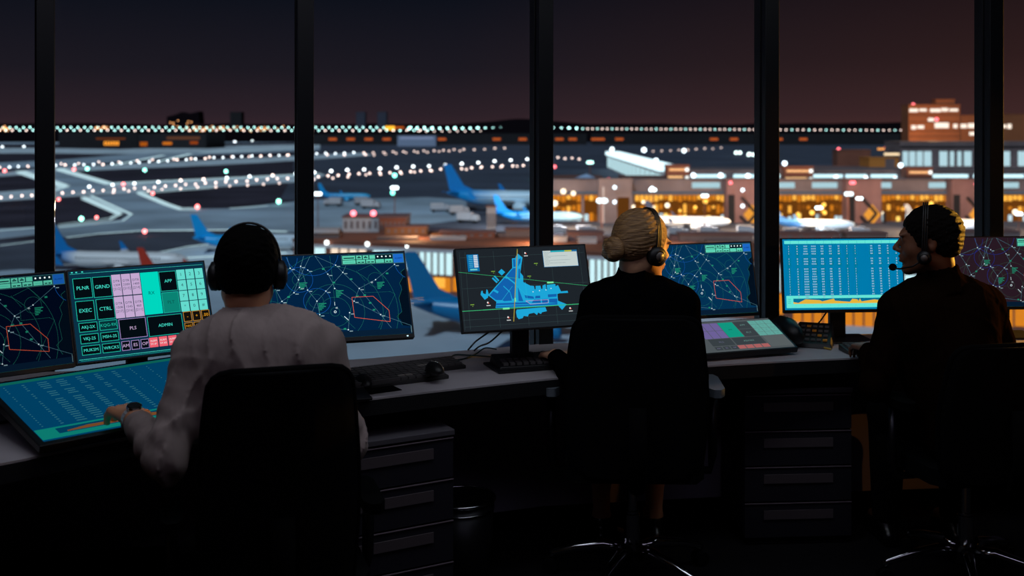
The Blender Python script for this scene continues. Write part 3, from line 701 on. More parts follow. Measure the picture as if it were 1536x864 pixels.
cable([q, q+Vector((-.05, .03, -.05)), at_z(712, 527, .735)+Vector((.02, .0, .02)), at_z(711, 526, .734)], .0035, 'cable hanging from the airport map monitor, nearest its stand')
q = at(735, 497, 4.12)
cable([q, q+Vector((-.05, .03, -.04)), at_z(703, 525, .735)+Vector((.015, .0, .02)), at_z(702, 525, .734)], .0035, 'cable hanging from the lower left of the airport map monitor')
q = at(1240, 468, 4.6)
cable([q, q+Vector((-.03, .02, -.05)), at_z(1213, 494, .745), at_z(1200, 497, .735)], .0035, 'cable hanging behind the teal list monitor')

# ------------------------------------------------------------------ office chairs, all alike in build
def chair(loc, rz, label, back_w=.45, back_h=.56, back_z=.42, arm_pad_light=False, tall=0, back_y=-.26, armh=.665, armx=.285):
    t = thing('office_chair', label, 'chair', loc, rz, 'swivel office chairs at the desk')
    # backrest shell, slightly curved around the back
    mb = MB(); n = 12; m = 12; th = .022; vs = []
    def outline(fz):  # half width at height fraction
        w_ = back_w/2*(.90+.10*math.sin(PI*min(1, fz*1.1)))
        r = .055
        top = back_h*(1-fz); bot = back_h*fz
        for dd in (top, bot):
            if dd < r: w_ -= r-math.sqrt(max(0, r*r-(r-dd)**2))
        return w_
    fz = [0, .01, .03, .06, .1, .2, .35, .5, .65, .8, .9, .94, .97, .99, 1.0]
    for side in (0, 1):
        for f_ in fz:
            for i in range(n+1):
                s = -1+2*i/n; x = outline(f_)*s
                y = back_y+.055*(x/(back_w/2))**2-.05*(f_-.45)-.03*math.sin(f_*PI)*0+(-.0 if side else -th)
                vs.append((x, y, back_z+back_h*f_))
    R_ = len(fz); q = (n+1); fs = []
    for i in range(R_-1):
        for j in range(n):
            a_ = i*q+j; fs.append((a_, a_+1, a_+q+1, a_+q)); b_ = R_*q+a_; fs.append((b_+q, b_+q+1, b_+1, b_))
    for i in range(R_-1):
        for j in (0, n):
            a_ = i*q+j; b_ = R_*q+a_; fs.append((a_, a_+q, b_+q, b_) if j == 0 else (b_, b_+q, a_+q, a_))
    for j in range(n):
        fs.append((j+1, j, R_*q+j, R_*q+j+1)); a_ = (R_-1)*q+j; fs.append((a_, a_+1, R_*q+a_+1, R_*q+a_))
    mb.add(vs, fs); mb.build('backrest', [m_chair], t, smooth=True)
    # rim piping of the backrest
    rim = []
    for f_ in fz: rim.append((outline(f_), back_y+.055*(outline(f_)/(back_w/2))**2-.05*(f_-.45)-.011, back_z+back_h*f_))
    rim2 = [(-p[0], p[1], p[2]) for p in rim][::-1]
    mb = MB(); mb.tube(rim+rim2+[rim[0]], .011, 8); mb.build('back_frame', [m_matte], t, smooth=True)
    mb = MB(); mb.tube([(0, back_y-.03, back_z+.25), (0, back_y-.045, back_z+.08), (0, back_y+.0, .40), (0, -.05, .385)], [.03, .03, .03, .025], 8); mb.build('back_bracket', [m_matte], t, smooth=True)
    mb = MB(); pr = [(.20, .25), (.235, .19), (.235, -.15), (.20, -.215), (-.20, -.215), (-.235, -.15), (-.235, .19), (-.20, .25)]
    mb.prism(pr, .40, .455); mb.build('seat', [m_chair], t, bevel=.015)
    mb = MB(); mb.bx(-.09, .09, -.10, .12, .365, .40); mb.build('seat_mechanism', [m_black], t, bevel=.005)
    for s in (-1, 1):
        mb = MB(); mb.tube([(s*.15, 0, .385), (s*(armx-.01), 0, .385), (s*armx, .0, .44), (s*armx, -.01, armh-.02)], [.014, .014, .016, .016], 8)
        p = mb.build('arm_post', [m_steel], t, smooth=True)
        mb = MB(); mb.prism([(s*armx+.028, -.10), (s*armx+.03, .08), (s*armx+.018, .12), (s*armx-.018, .12), (s*armx-.03, .08), (s*armx-.028, -.10), (s*armx-.012, -.13), (s*armx+.012, -.13)], armh-.02, armh+.008)
        p = mb.build('arm_pad', [mat('arm_pad_gloss', (110, 118, 126), .25) if arm_pad_light else m_matte], t, bevel=.006)
    mb = MB(); mb.lathe([(.024, .24), (.024, .09)][::-1], 16); mb.lathe([(.028, .09), (.028, .23), (.018, .235), (.018, .365)], 16); mb.build('gas_column', [m_chrome], t, smooth=False)
    mb = MB(); mb.lathe([(.045, .07), (.045, .11), (.03, .125)], 20); mb.build('hub', [m_black], t)
    for k in range(5):
        a_ = 2*PI*(k+.5)/5-PI/2+.16
        Mx = Matrix.Rotation(a_, 4, 'Z')
        mb = MB(); mb.tube([(.03, 0, .10), (.10, 0, .112), (.2, 0, .095), (.28, 0, .072), (.295, 0, .06)], [.024, .02, .016, .013, .012], 10, M=Mx)
        mb.build('star_leg', [m_chrome], t, smooth=True)
        mb = MB()
        for s in (-1, 1): mb.tube([(.29, s*.006, .026), (.29, s*.024, .026)], .0255, 14, M=Mx)
        mb.tube([(.29, 0, .03), (.29, 0, .065)], .006, 8, M=Mx); mb.build('caster', [m_black], t)
    return t
chair((-.635, 3.0, 0), math.radians(17), 'large black mesh office chair holding the man in white shirt', back_w=.385, back_h=.605, back_z=.405, back_y=-.25, armh=.61, armx=.255)
chair((.425, 4.02, 0), math.radians(-2), 'black office chair with chrome star base holding the blonde woman', back_w=.47, back_h=.545, back_z=.42, arm_pad_light=True, back_y=-.25, armh=.69)
chair((1.60, 4.0, 0), math.radians(12), 'black office chair holding the man in black at right', back_w=.50, back_h=.46, back_z=.42, back_y=-.27, armh=.66)
# ------------------------------------------------------------------ smooth solid bodies on a grid
class Vox:
    def __init__(s, lo, hi, h):
        s.h = h; s.lo = np.array(lo, float); s.n = np.ceil((np.array(hi)-s.lo)/h).astype(int)+1
        s.d = np.full(s.n, .5, np.float32)
        s.ax = [s.lo[i]+h*np.arange(s.n[i]) for i in range(3)]
    def op(s, fn, lo, hi, k, mode='u', pad=.03):
        i0 = np.clip(((np.array(lo)-k-pad-s.lo)/s.h).astype(int), 0, s.n); i1 = np.clip(((np.array(hi)+k+pad-s.lo)/s.h).astype(int)+2, 0, s.n)
        if (i1 <= i0).any(): return
        sl = tuple(slice(a, b) for a, b in zip(i0, i1))
        x = s.ax[0][sl[0]][:, None, None].astype(np.float32); y = s.ax[1][sl[1]][None, :, None].astype(np.float32); z = s.ax[2][sl[2]][None, None, :].astype(np.float32)
        b = fn(x, y, z); a = s.d[sl]
        if mode == 'u':
            h = np.clip(.5+.5*(b-a)/max(k, 1e-5), 0, 1); s.d[sl] = b*(1-h)+a*h-k*h*(1-h)
        elif mode == 's':   # subtract
            b = -b; h = np.clip(.5-.5*(b-a)/max(k, 1e-5), 0, 1); s.d[sl] = b*(1-h)+a*h+k*h*(1-h)
        elif mode == 'i':
            h = np.clip(.5-.5*(b-a)/max(k, 1e-5), 0, 1); s.d[sl] = b*(1-h)+a*h+k*h*(1-h)
        elif mode == 'd':   # displace
            s.d[sl] = a+b
    def cap(s, a, b, ra, rb=None, k=.02, mode='u', fl=None):
        a = np.array(a, float); b = np.array(b, float); rb = ra if rb is None else rb; ab = b-a; l2 = max(ab @ ab, 1e-9)
        def fn(x, y, z):
            t_ = np.clip(((x-a[0])*ab[0]+(y-a[1])*ab[1]+(z-a[2])*ab[2])/l2, 0, 1)
            dx = x-a[0]-t_*ab[0]; dy = y-a[1]-t_*ab[1]; dz = z-a[2]-t_*ab[2]
            return np.sqrt(dx*dx+dy*dy+dz*dz)-(ra+t_*(rb-ra))
        R = max(ra, rb); s.op(fn, np.minimum(a, b)-R, np.maximum(a, b)+R, k, mode)
    def ell(s, c, r, M=None, k=.02, mode='u', grow=0):
        """ellipsoid; M = 4x4 from local to room, c in local coordinates"""
        c = np.array(c, float); r = np.array(r, float)
        if M is not None:
            R = np.array(M.to_3x3()); o = np.array(M.translation)+R @ c
        else: R = np.eye(3); o = c
        e = np.abs(R) @ r
        def fn(x, y, z):
            X = x-o[0]; Y = y-o[1]; Z = z-o[2]
            u = (R[0, 0]*X+R[1, 0]*Y+R[2, 0]*Z)/r[0]; v = (R[0, 1]*X+R[1, 1]*Y+R[2, 1]*Z)/r[1]; q = (R[0, 2]*X+R[1, 2]*Y+R[2, 2]*Z)/r[2]
            k0 = np.sqrt(u*u+v*v+q*q)+1e-6; k1 = np.sqrt((u/r[0])**2+(v/r[1])**2+(q/r[2])**2)+1e-6
            return k0*(k0-1)/k1
        s.op(fn, o-e, o+e, k, mode)
    def capM(s, M, a, b, ra, rb=None, k=.02, mode='u'):
        s.cap(M @ Vector(a), M @ Vector(b), ra, rb, k, mode)
    def mesh(s, name, mats, parent, smooth_it=1):
        d = s.d; sg = d < 0
        cnt = sum(sg[i:d.shape[0]-1+i, j:d.shape[1]-1+j, k:d.shape[2]-1+k].astype(np.int8) for i in (0, 1) for j in (0, 1) for k in (0, 1))
        act = (cnt > 0) & (cnt < 8); idx = np.argwhere(act); n = len(idx)
        vid = np.full(act.shape, -1, np.int32); vid[act] = np.arange(n)
        acc = np.zeros((n, 3)); w_ = np.zeros(n)
        for ax in range(3):
            o = [0, 1, 2]; o.remove(ax)
            for p in (0, 1):
                for q in (0, 1):
                    a = idx.copy(); a[:, o[0]] += p; a[:, o[1]] += q; b = a.copy(); b[:, ax] += 1
                    da = d[a[:, 0], a[:, 1], a[:, 2]].astype(float); db = d[b[:, 0], b[:, 1], b[:, 2]].astype(float)
                    c = (da < 0) != (db < 0); t_ = np.where(c, da/np.where(c, da-db, 1), 0)
                    P_ = a.astype(float); P_[:, ax] += t_; acc += P_*c[:, None]; w_ += c
        V = s.lo+s.h*acc/w_[:, None]; F_ = []
        for ax in range(3):
            o = [0, 1, 2]; o.remove(ax); o1, o2 = o if ax != 1 else o[::-1]
            s0 = [slice(None)]*3; s1 = [slice(None)]*3; s0[ax] = slice(0, -1); s1[ax] = slice(1, None)
            cr = sg[tuple(s0)] != sg[tuple(s1)]
            e = np.argwhere(cr); e = e[(e[:, o1] > 0) & (e[:, o2] > 0) & (e[:, o1] < act.shape[o1]) & (e[:, o2] < act.shape[o2])]
            ins = sg[e[:, 0], e[:, 1], e[:, 2]]
            q = []
            for p1, p2 in ((-1, -1), (0, -1), (0, 0), (-1, 0)):
                a = e.copy(); a[:, o1] += p1; a[:, o2] += p2; q.append(vid[a[:, 0], a[:, 1], a[:, 2]])
            q = np.stack(q, 1); q[~ins] = q[~ins][:, ::-1]; F_.append(q)
        Q = np.concatenate(F_)
        for _ in range(smooth_it):
            sm = np.zeros_like(V); c = np.zeros(n)
            for i in range(4):
                a = Q[:, i]; b = Q[:, (i+1) % 4]
                np.add.at(sm, a, V[b]); np.add.at(c, a, 1); np.add.at(sm, b, V[a]); np.add.at(c, b, 1)
            V = V*.5+.5*sm/np.maximum(c, 1)[:, None]
        if parent is not None:
            Mi = np.array(wmat(parent).inverted()); V = V @ Mi[:3, :3].T+Mi[:3, 3]
        me = bpy.data.meshes.new(name)
        me.vertices.add(n); me.vertices.foreach_set('co', V.ravel()); me.loops.add(len(Q)*4); me.polygons.add(len(Q))
        me.loops.foreach_set('vertex_index', Q.ravel().astype(np.int32)); me.polygons.foreach_set('loop_start', np.arange(0, len(Q)*4, 4, dtype=np.int32))
        me.polygons.foreach_set('loop_total', np.full(len(Q), 4, np.int32)); me.polygons.foreach_set('use_smooth', np.ones(len(Q), bool))
        me.update(calc_edges=True); me.validate()
        for m in mats: me.materials.append(m)
        o = bpy.data.objects.new(name, me); C.objects.link(o)
        if parent is not None: o.parent = parent
        return o

m_skin = mat('skin_tan', (205, 142, 106), .5, spec=.35, bump=(300, .08))
m_skin2 = mat('skin_fair', (214, 160, 126), .5, spec=.35, bump=(300, .08))
m_skin3 = mat('skin_brown', (120, 76, 54), .5, spec=.35, bump=(300, .08))
m_hair = mat('hair_black', (8, 6, 6), .7, spec=.04, bump=(160, .9, (3, 3, .6)))
m_hair3 = mat('hair_dark_brown', (9, 6, 5), .6, spec=.1, bump=(160, .9, (3, 3, .6)))
m_shirt = mat('shirt_cotton', (152, 136, 132), .85, spec=.2, bump=(7, .7, (1, 1, .4), .03))
m_jacket = mat('jacket_wool', (7, 7, 9), 1.0, spec=0, bump=(40, .3))
m_jacket3 = mat('jacket_black', (20, 12, 7), 1.0, spec=0, bump=(40, .3))
m_trs = mat('trouser_cloth', (10, 10, 13), .95, spec=.08)
m_shoe = mat('shoe_leather', (10, 9, 9), .3)
# blonde hair: strands combed back, from a wave texture
m_blond = mat('hair_blonde', (150, 108, 66), .45, spec=.5)
t = m_blond.node_tree; b = t.nodes['Principled BSDF']; tcn = t.nodes.new('ShaderNodeTexCoord'); mp = t.nodes.new('ShaderNodeMapping'); mp.inputs['Scale'].default_value = (9, 9, 150); mp.inputs['Rotation'].default_value = (.5, .35, 0)
n1 = t.nodes.new('ShaderNodeTexNoise'); n1.inputs['Scale'].default_value = 3; n1.inputs['Detail'].default_value = 4; cr = t.nodes.new('ShaderNodeValToRGB')
cr.color_ramp.elements[0].position = .38; cr.color_ramp.elements[0].color = (*lin((112, 78, 48)), 1); cr.color_ramp.elements[1].position = .62; cr.color_ramp.elements[1].color = (*lin((172, 130, 82)), 1)
t.links.new(tcn.outputs['Object'], mp.inputs['Vector']); t.links.new(mp.outputs[0], n1.inputs['Vector']); t.links.new(n1.outputs['Fac'], cr.inputs[0]); t.links.new(cr.outputs[0], b.inputs['Base Color'])
bp = t.nodes.new('ShaderNodeBump'); bp.inputs['Strength'].default_value = .7; bp.inputs['Distance'].default_value = .006; t.links.new(n1.outputs['Fac'], bp.inputs['Height']); t.links.new(bp.outputs[0], b.inputs['Normal'])

def head_matrix(c, yaw, pitch=0, roll=0, s=1.0):
    """local: x right, y where the face looks, z up; yaw>0 turns the face to the left of the picture"""
    return Matrix.LocRotScale(Vector(c), Euler((pitch, roll, yaw), 'XYZ'), Vector((1, 1, 1))) @ Matrix.Scale(s, 4)
def add_head(v, M, fem=False):
    f = .93 if fem else 1.0
    def E(c, r, k=.02, mode='u'): v.ell(c, r, M, k, mode)
    E((0, -.018, .030), (.074*f, .094, .086)); E((0, .028, -.028), (.060*f, .062, .082), .03)
    v.capM(M, (.046*f, .005, -.062), (.012, .070, -.096), .024*f, .018, .02); v.capM(M, (-.046*f, .005, -.062), (-.012, .070, -.096), .024*f, .018, .02)
    E((0, .078, -.097), (.018, .016, .015), .016)
    E((.034, .052, -.028), (.024, .026, .024), .02); E((-.034, .052, -.028), (.024, .026, .024), .02)
    E((0, .074, .030), (.046, .018, .012), .012)
    for s in (-1, 1):
        E((s*.031, .098, .010), (.017, .016, .012), .010, 's'); E((s*.031, .076, .010), (.013, .013, .011), .004)
        E((s*.031, .088, .026), (.02, .008, .005), .008)
    v.capM(M, (0, .086, .014), (0, .112, -.022), .0065, .0105, .009)
    E((.010, .100, -.030), (.008, .011, .007), .006); E((-.010, .100, -.030), (.008, .011, .007), .006)
    E((0, .082, -.058), (.028, .018, .020), .012)
    E((0, .097, -.053), (.021, .008, .0055), .004); E((0, .095, -.066), (.018, .009, .0065), .004); E((0, .103, -.0595), (.024, .010, .0022), .003, 's')
    E((0, .094, -.080), (.018, .010, .006), .006, 's')
    for s in (-1, 1):
        E((s*.074*f, -.012, -.004), (.009, .017, .030), .008); E((s*.083*f, -.008, .002), (.006, .009, .016), .005, 's')
    v.capM(M, (0, -.018, -.045), (0, -.030, -.080), .050*f**1.5, .050*f**1.5, .03)

def add_hand(v, wr, d, n, s, curl=(.35, .4, .45, .5), sc=1.0, thumb=.5, spread=.06):
    """wr wrist, d towards the fingers, n out of the back of the hand, s towards the thumb"""
    wr = Vector(wr); d = Vector(d).normalized(); n = (Vector(n)-d*Vector(n).dot(d)).normalized(); s = Vector(s); s = (s-d*s.dot(d)-n*s.dot(n)).normalized()
    v.cap(wr-d*.018*sc, wr+d*.012*sc, .025*sc, .024*sc, .012)
    ln = (.074, .082, .076, .060)
    for i in range(4):
        off = (.030-.0195*i)*sc
        k0 = wr+s*off*.55+d*.012*sc; kn = wr+s*off+d*(.088-.004*abs(i-1))*sc+n*.002
        v.cap(k0, kn, .0125*sc, .0112*sc, .012)
        p = kn; ang = 0; dd = (d+s*(spread*(1.2-i)*.8)).normalized()
        for j, fr_ in enumerate((.46, .31, .23)):
            ang += curl[i]*(1.0, 1.25, .8)[j]
            q = p+(dd*math.cos(ang)-n*math.sin(ang))*ln[i]*fr_*sc
            v.cap(p, q, (.0098-.0011*j)*sc, (.0090-.0012*j)*sc, .0035); p = q
    # thumb leaves the side of the palm near its base
    p0 = wr+s*.016*sc+d*.018*sc-n*.004; p1 = p0+(s*.75+d*.85-n*.25*thumb).normalized()*.040*sc; p2 = p1+(s*.35+d*1.0-n*.45*thumb).normalized()*.034*sc; p3 = p2+(s*.05+d*1.0-n*.6*thumb).normalized()*.026*sc
    v.cap(p0, p1, .014*sc, .0115*sc, .010); v.cap(p1, p2, .0108*sc, .0098*sc, .004); v.cap(p2, p3, .0098*sc, .0082*sc, .004)

def person(name_label, J, mats, skin_mat, h=.0055, fem=False):
    """J: joints in room coordinates"""
    g = {k: Vector(q) for k, q in J.items() if k not in ('head', 'handL', 'handR')}
    allp = list(g.values()); lo = np.array([min(p[i] for p in allp) for i in range(3)])-.16; hi = np.array([max(p[i] for p in allp) for i in range(3)])+.16
    hc = J['head'].translation; lo = np.minimum(lo, np.array(hc)-.17); hi = np.maximum(hi, np.array(hc)+.17); lo[2] = -.01
    v = Vox(lo, hi, h)
    f = .9 if fem else 1.0
    add_head(v, J['head'], fem)
    v.cap(g['neck'], J['head'] @ Vector((0, -.022, -.065)), .050*f, .049*f, .025)
    v.cap(g['neck']+Vector((0, 0, -.05)), g['chest'], .05, .09, .03); v.cap(g['shL']+Vector((0, 0, -.02)), g['shR']+Vector((0, 0, -.02)), .035*f, .035*f, .02)
    v.cap(g['chest'], g['pelvis'], .105*f, .11*f, .06)
    for s in 'LR':
        v.cap(g['sh'+s], g['el'+s], .043*f, .036*f, .03); v.cap(g['el'+s], g['wr'+s], .037*f, .025*f, .02)
        v.cap(g['pelvis'], g['kn'+s], .085*f, .055*f, .04); v.cap(g['kn'+s], g['an'+s], .052*f, .034*f, .03)
        v.cap(g['kn'+s]+Vector((0, .0, -.14)), g['an'+s]+Vector((0, 0, .16)), .054*f, .04*f, .03)
        v.cap(g['an'+s], g['an'+s]+Vector(J['foot'])*.15+Vector((0, 0, -.03)), .034, .025, .02)
        hd = J.get('hand'+s)
        if hd: add_hand(v, g['wr'+s], **hd)
    root = v.mesh('person', [skin_mat], None, 1)
    # origin at the base of the figure
    c = Vector(((lo[0]+hi[0])/2, (lo[1]+hi[1])/2, 0)); root.data.transform(Matrix.Translation(-c)); root.location = c
    tag(root, name_label, 'person')
    return root, g, lo, hi

def clothes_top(root, g, J, mt, lo, hi, name, fat=1.0, fem=False, pads=0.0, folds=.004, collar=True, hem=.50, cuffs=(.0, .0), h=.006, waist=1.0):
    v = Vox(lo, hi, h); f = (.93 if fem else 1.0)*fat
    up = (g['neck']-g['chest']).normalized()
    sl = (g['shL']-g['chest']); sr = (g['shR']-g['chest'])
    ax = (g['shR']-g['shL']).normalized(); fw = ax.cross(Vector((0, 0, 1))).normalized()*-1
    M = frame(g['chest'], ax, Vector((0, 0, 1)).cross(ax).normalized(), Vector((0, 0, 1)))
    hw = (g['shR']-g['shL']).length/2
    v.ell((0, .0, .0), (hw+.020*f, .125*f, .20), M, .05)
    v.ell((-hw*.55, -.02, .05), (hw*.62, .085*f, .14), M, .05); v.ell((hw*.55, -.02, .05), (hw*.62, .085*f, .14), M, .05)
    v.cap(g['chest']+(g['pelvis']-g['chest'])*.3, g['pelvis'], .128*f*waist, .140*f, .07)
    for s, dx in (('L', -1), ('R', 1)):
        v.cap(g['chest']+(g['pelvis']-g['chest'])*.5+ax*dx*.045, g['pelvis']+ax*dx*.05, .11*f*waist, .125*f, .05)
        v.cap(g['neck']+ax*dx*.035+Vector((0, 0, -.045)), g['sh'+s]+Vector((0, 0, .004+pads)), .050*f, .056*f, .035)
        v.cap(g['sh'+s]+Vector((0, 0, pads*.5)), g['el'+s], .060*f, .048*f, .03)
        e = g['el'+s]; w_ = g['wr'+s]; d = (w_-e)
        v.cap(e, e+d*.84, .048*f, .036*f, .02)
        c = e+d*.84; v.cap(c-d.normalized()*.02, c+d.normalized()*.012, .037*f, .035*f, .006)
    a = g['neck']; hb = J['head'].translation
    nd = (Vector((0, 0, 1))+(J['head'].to_3x3() @ Vector((0, 1, 0)))*.16).normalized()
    if collar:
        Rm = Matrix.Translation(a) @ Vector((0, 0, 1)).rotation_difference(nd).to_matrix().to_4x4()
        R3 = np.array(Rm.to_3x3()); o = np.array(a)
        rr_ = .062 if not fem else .056
        def ring(x, y, z):
            X = x-o[0]; Y = y-o[1]; Z = z-o[2]
            u = R3[0, 0]*X+R3[1, 0]*Y+R3[2, 0]*Z; q = R3[0, 1]*X+R3[1, 1]*Y+R3[2, 1]*Z; w2 = R3[0, 2]*X+R3[1, 2]*Y+R3[2, 2]*Z
            rad = np.sqrt(u*u+q*q)-(rr_+.30*np.maximum(0, -(w2-.02)))
            return np.maximum(np.abs(rad)-.0075, np.abs(w2+.012)-.044)
        v.op(ring, o-.12, o+.12, .006)
    # body hollowed out where the neck passes; folds of the cloth
    if folds:
        rng = np.random.RandomState(4)
        cs = np.array(g['chest']); E_ = [np.array(g['elL']), np.array(g['elR'])]
        dirs = rng.randn(7, 3); dirs[:, 2] *= .5; ph = rng.rand(7)*6.28
        def fold(x, y, z):
            wx = x+.02*np.sin(9*z+3*y); q = 0
            for i in range(7):
                D_ = dirs[i]/np.linalg.norm(dirs[i])
                q = q+np.sin((D_[0]*wx+D_[1]*y+D_[2]*z)*(34+9*i)+ph[i]+1.5*np.sin(11*z+i))/(1+.3*i)
            q = q*.22
            rd = 0
            for i in range(5):
                D_ = dirs[i]/np.linalg.norm(dirs[i]); c_ = np.sin((D_[0]*x+D_[1]*y)*(30+7*i)+z*(9-5*i)+ph[i]+1.3*np.sin(z*8+3*x+i))
                rd = rd+np.maximum(0, 1-np.abs(c_)*2.2)**1.5*(1+np.sin(z*(9+2*i)+x*7+i))*.5
            q = q-rd*1.3
            for e in E_:
                r = np.sqrt((x-e[0])**2+(y-e[1])**2+(z-e[2])**2)
                q = q+1.1*np.exp(-(r/.11)**2)*np.sin(r*110+4*x*10)
            return folds*q
        v.op(fold, lo, hi, 0, 'd')
    # hem
    zc = hem
    v.op(lambda x, y, z: (zc-z)+0*x+0*y, lo, (hi[0], hi[1], zc), 0, 'i', pad=.02) if False else None
    return v.mesh(name, [mt], root, 2)

def clothes_legs(root, g, J, mt, lo, hi, name='trousers', h=.008):
    v = Vox(lo, hi, h)
    for s in 'LR':
        o = (g['kn'+s]-g['pelvis']); side = Vector((o.x, 0, 0))*.15
        v.cap(g['pelvis']+side*.5, g['kn'+s], .105, .072, .04); v.cap(g['kn'+s], g['an'+s]+Vector((0, 0, .03)), .072, .054, .02)
    v.ell((0, 0, 0), (.165, .14, .12), Matrix.Translation(g['pelvis']), .04)
    return v.mesh(name, [mt], root, 1)
def shoes(root, g, J, h=.006):
    for s in 'LR':
        a = g['an'+s]; d = Vector(J['foot']).normalized(); lo = np.array(a)-.26; hi = np.array(a)+.26; lo[2] = 0.0
        v = Vox(lo, hi, h)
        v.cap(a+Vector((0, 0, -.02)), a+d*.13+Vector((0, 0, -a.z+.038)), .045, .034, .03); v.cap(a-d*.04+Vector((0, 0, -a.z+.036)), a+d*.16+Vector((0, 0, -a.z+.030)), .034, .030, .02)
        v.op(lambda x, y, z: .004-z+0*x+0*y, lo, hi, 0, 'i'); v.mesh('shoe', [m_shoe], root, 1)

def hair_short(root, M, mt, h=.0035, lowz=-.052):
    c = np.array(M.translation); v = Vox(c-.16, c+.17, h)
    v.ell((0, -.020, .036), (.081, .101, .089), M, .01); v.ell((0, -.050, -.012), (.070, .062, .060), M, .02)
    for s in (-1, 1): v.ell((s*.062, .020, .006), (.016, .020, .028), M, .01)
    v.ell((0, .095, -.030), (.085, .075, .082), M, .010, 's')
    v.ell((0, -.02, -.115), (.10, .13, .062), M, .012, 's')
    for s in (-1, 1): v.ell((s*.085, .0, -.022), (.022, .026, .034), M, .006, 's')
    R = np.array(M.to_3x3()); rng = np.random.RandomState(2); D_ = rng.randn(6, 3)
    def nz(x, y, z):
        q = 0
        for i in range(6): q = q+np.sin((D_[i, 0]*x+D_[i, 1]*y+D_[i, 2]*z)*190+i)
        return q*.0006
    v.op(nz, c-.16, c+.17, 0, 'd')
    return v.mesh('hair', [mt], root, 0)

def headset(M, label, w_=.088, cup=.036, mic=None, band_r=.006, cup_m=None, top=.135, yo=-.004, cz=-.012, cy=0.0):
    t = thing('headset', label, 'headset'); t.matrix_world = Matrix.LocRotScale(M.translation, M.to_quaternion(), None); t.location = M.translation; t.rotation_euler = M.to_euler()
    cm = cup_m or m_black
    mb = MB(); pts = []
    for k in range(25):
        a = PI*k/24; f_ = 1-math.sin(a)**.8; pts.append((w_*math.cos(a)*(1.0+.03*math.sin(a)), yo+cy*f_, cz*f_+top*math.sin(a)**.8))
    for dy in (-.007, 0, .007): mb.tube([(p[0], p[1]+dy, p[2]) for p in pts], band_r*.62, 6)
    mb.build('band', [cm], t, smooth=True)
    for s in (-1, 1):
        Mx = Matrix.Translation((s*w_*.90, yo+cy, cz)) @ Matrix.Rotation(s*PI/2, 4, 'Y')
        mb = MB(); mb.lathe([(cup*.95, -.004), (cup, .004), (cup*.98, .016), (cup*.6, .024), (cup*.55, .0245), (cup*.5, .021), (.0001, .021)], 24, M=Mx); c_ = mb.build('ear_cup', [cm], t, smooth=True)
        mb = MB(); mb.lathe([(cup*.5, .0215), (cup*.48, .026), (.0001, .027)], 20, M=Mx); mb.build('cap', [mat('headset_grey', (92, 84, 80), .4)], c_, smooth=True)
        mb = MB(); mb.lathe([(cup*.6, -.012), (cup*.96, -.010), (cup*1.0, -.004), (cup*.9, .0)], 24, M=Mx); mb.build('ear_cushion', [m_matte], t, smooth=True)
    if mic:
        s = mic
        mb = MB(); pts = [(s*w_*1.02, yo+cy+.01, cz-.01), (s*w_*1.0, .055, -.078), (s*.065, .098, -.088), (s*.035, .120, -.088)]
        mb.tube(pts, .003, 6); b_ = mb.build('boom_arm', [cm], t, smooth=True)
        mb = MB(); mb.ball((s*.024, .122, -.086), (.018, .014, .013), 12); mb.build('microphone', [m_matte], t, smooth=True)
    return t

# ---------------- man in white shirt
MH = head_matrix(at(371, 407, 3.08), math.radians(8), math.radians(-4), 0, .97)
J1 = dict(head=MH, neck=(-.712, 3.045, 1.075), chest=(-.672, 3.035, .92), pelvis=(-.60, 2.95, .575), shL=(-.83, 2.99, 1.005), shR=(-.525, 3.09, .998),
          elL=(-.875, 2.86, .755), wrL=(-1.018, 3.05, .816), elR=(-.44, 3.06, .735), wrR=(-.52, 3.28, .735),
          knL=(-.86, 3.42, .52), knR=(-.60, 3.46, .52), anL=(-.90, 3.44, .09), anR=(-.62, 3.48, .09), foot=(-.35, .93, 0),
          handL=dict(d=(-.55, .80, .02), n=(.05, -.1, 1), s=(.8, .55, 0), curl=(.40, .44, .48, .54), thumb=.7, sc=1.2, spread=.03),
          handR=dict(d=(-.4, .85, -.1), n=(0, 0, 1), s=(-.9, -.4, 0)))
root, g, lo, hi = person('man in white shirt with black headphones, seen from behind, touching the tilted screen', J1, None, m_skin)
clothes_top(root, g, J1, m_shirt, lo, hi, 'shirt', fat=1.0, folds=.0058)
clothes_legs(root, g, J1, m_trs, lo, hi); shoes(root, g, J1); hair_short(root, MH, m_hair)
headset(MH, 'black headphones worn by the man in white shirt', w_=.089, cup=.040, top=.131, yo=.012)
# folded shirt collar
a_ = g['neck']; nd = (Vector((0, 0, 1))+(MH.to_3x3() @ Vector((0, 1, 0)))*.16).normalized(); Rm = Matrix.Translation(a_) @ Vector((0, 0, 1)).rotation_difference(nd).to_matrix().to_4x4()
mb = MB(); prf = [(.0625, -.005), (.0615, .030), (.0645, .036), (.0685, .032), (.0785, -.008), (.0765, -.009), (.066, .026), (.0645, .0)]
vs = []; fs = []; n = 40
for r, z in prf:
    for k in range(n): q = 2*PI*k/n; vs.append((r*math.cos(q), r*math.sin(q), z-.004*math.sin(q)))
m_ = len(prf)
fs = [(i*n+k, i*n+(k+1) % n, ((i+1) % m_)*n+(k+1) % n, ((i+1) % m_)*n+k) for i in range(m_) for k in range(n)]
mb.add(vs, fs, M=Rm); sh_ = [c_ for c_ in root.children if c_.name.startswith('shirt')][0]; mb.build('collar', [m_shirt], sh_, smooth=True, world=True)
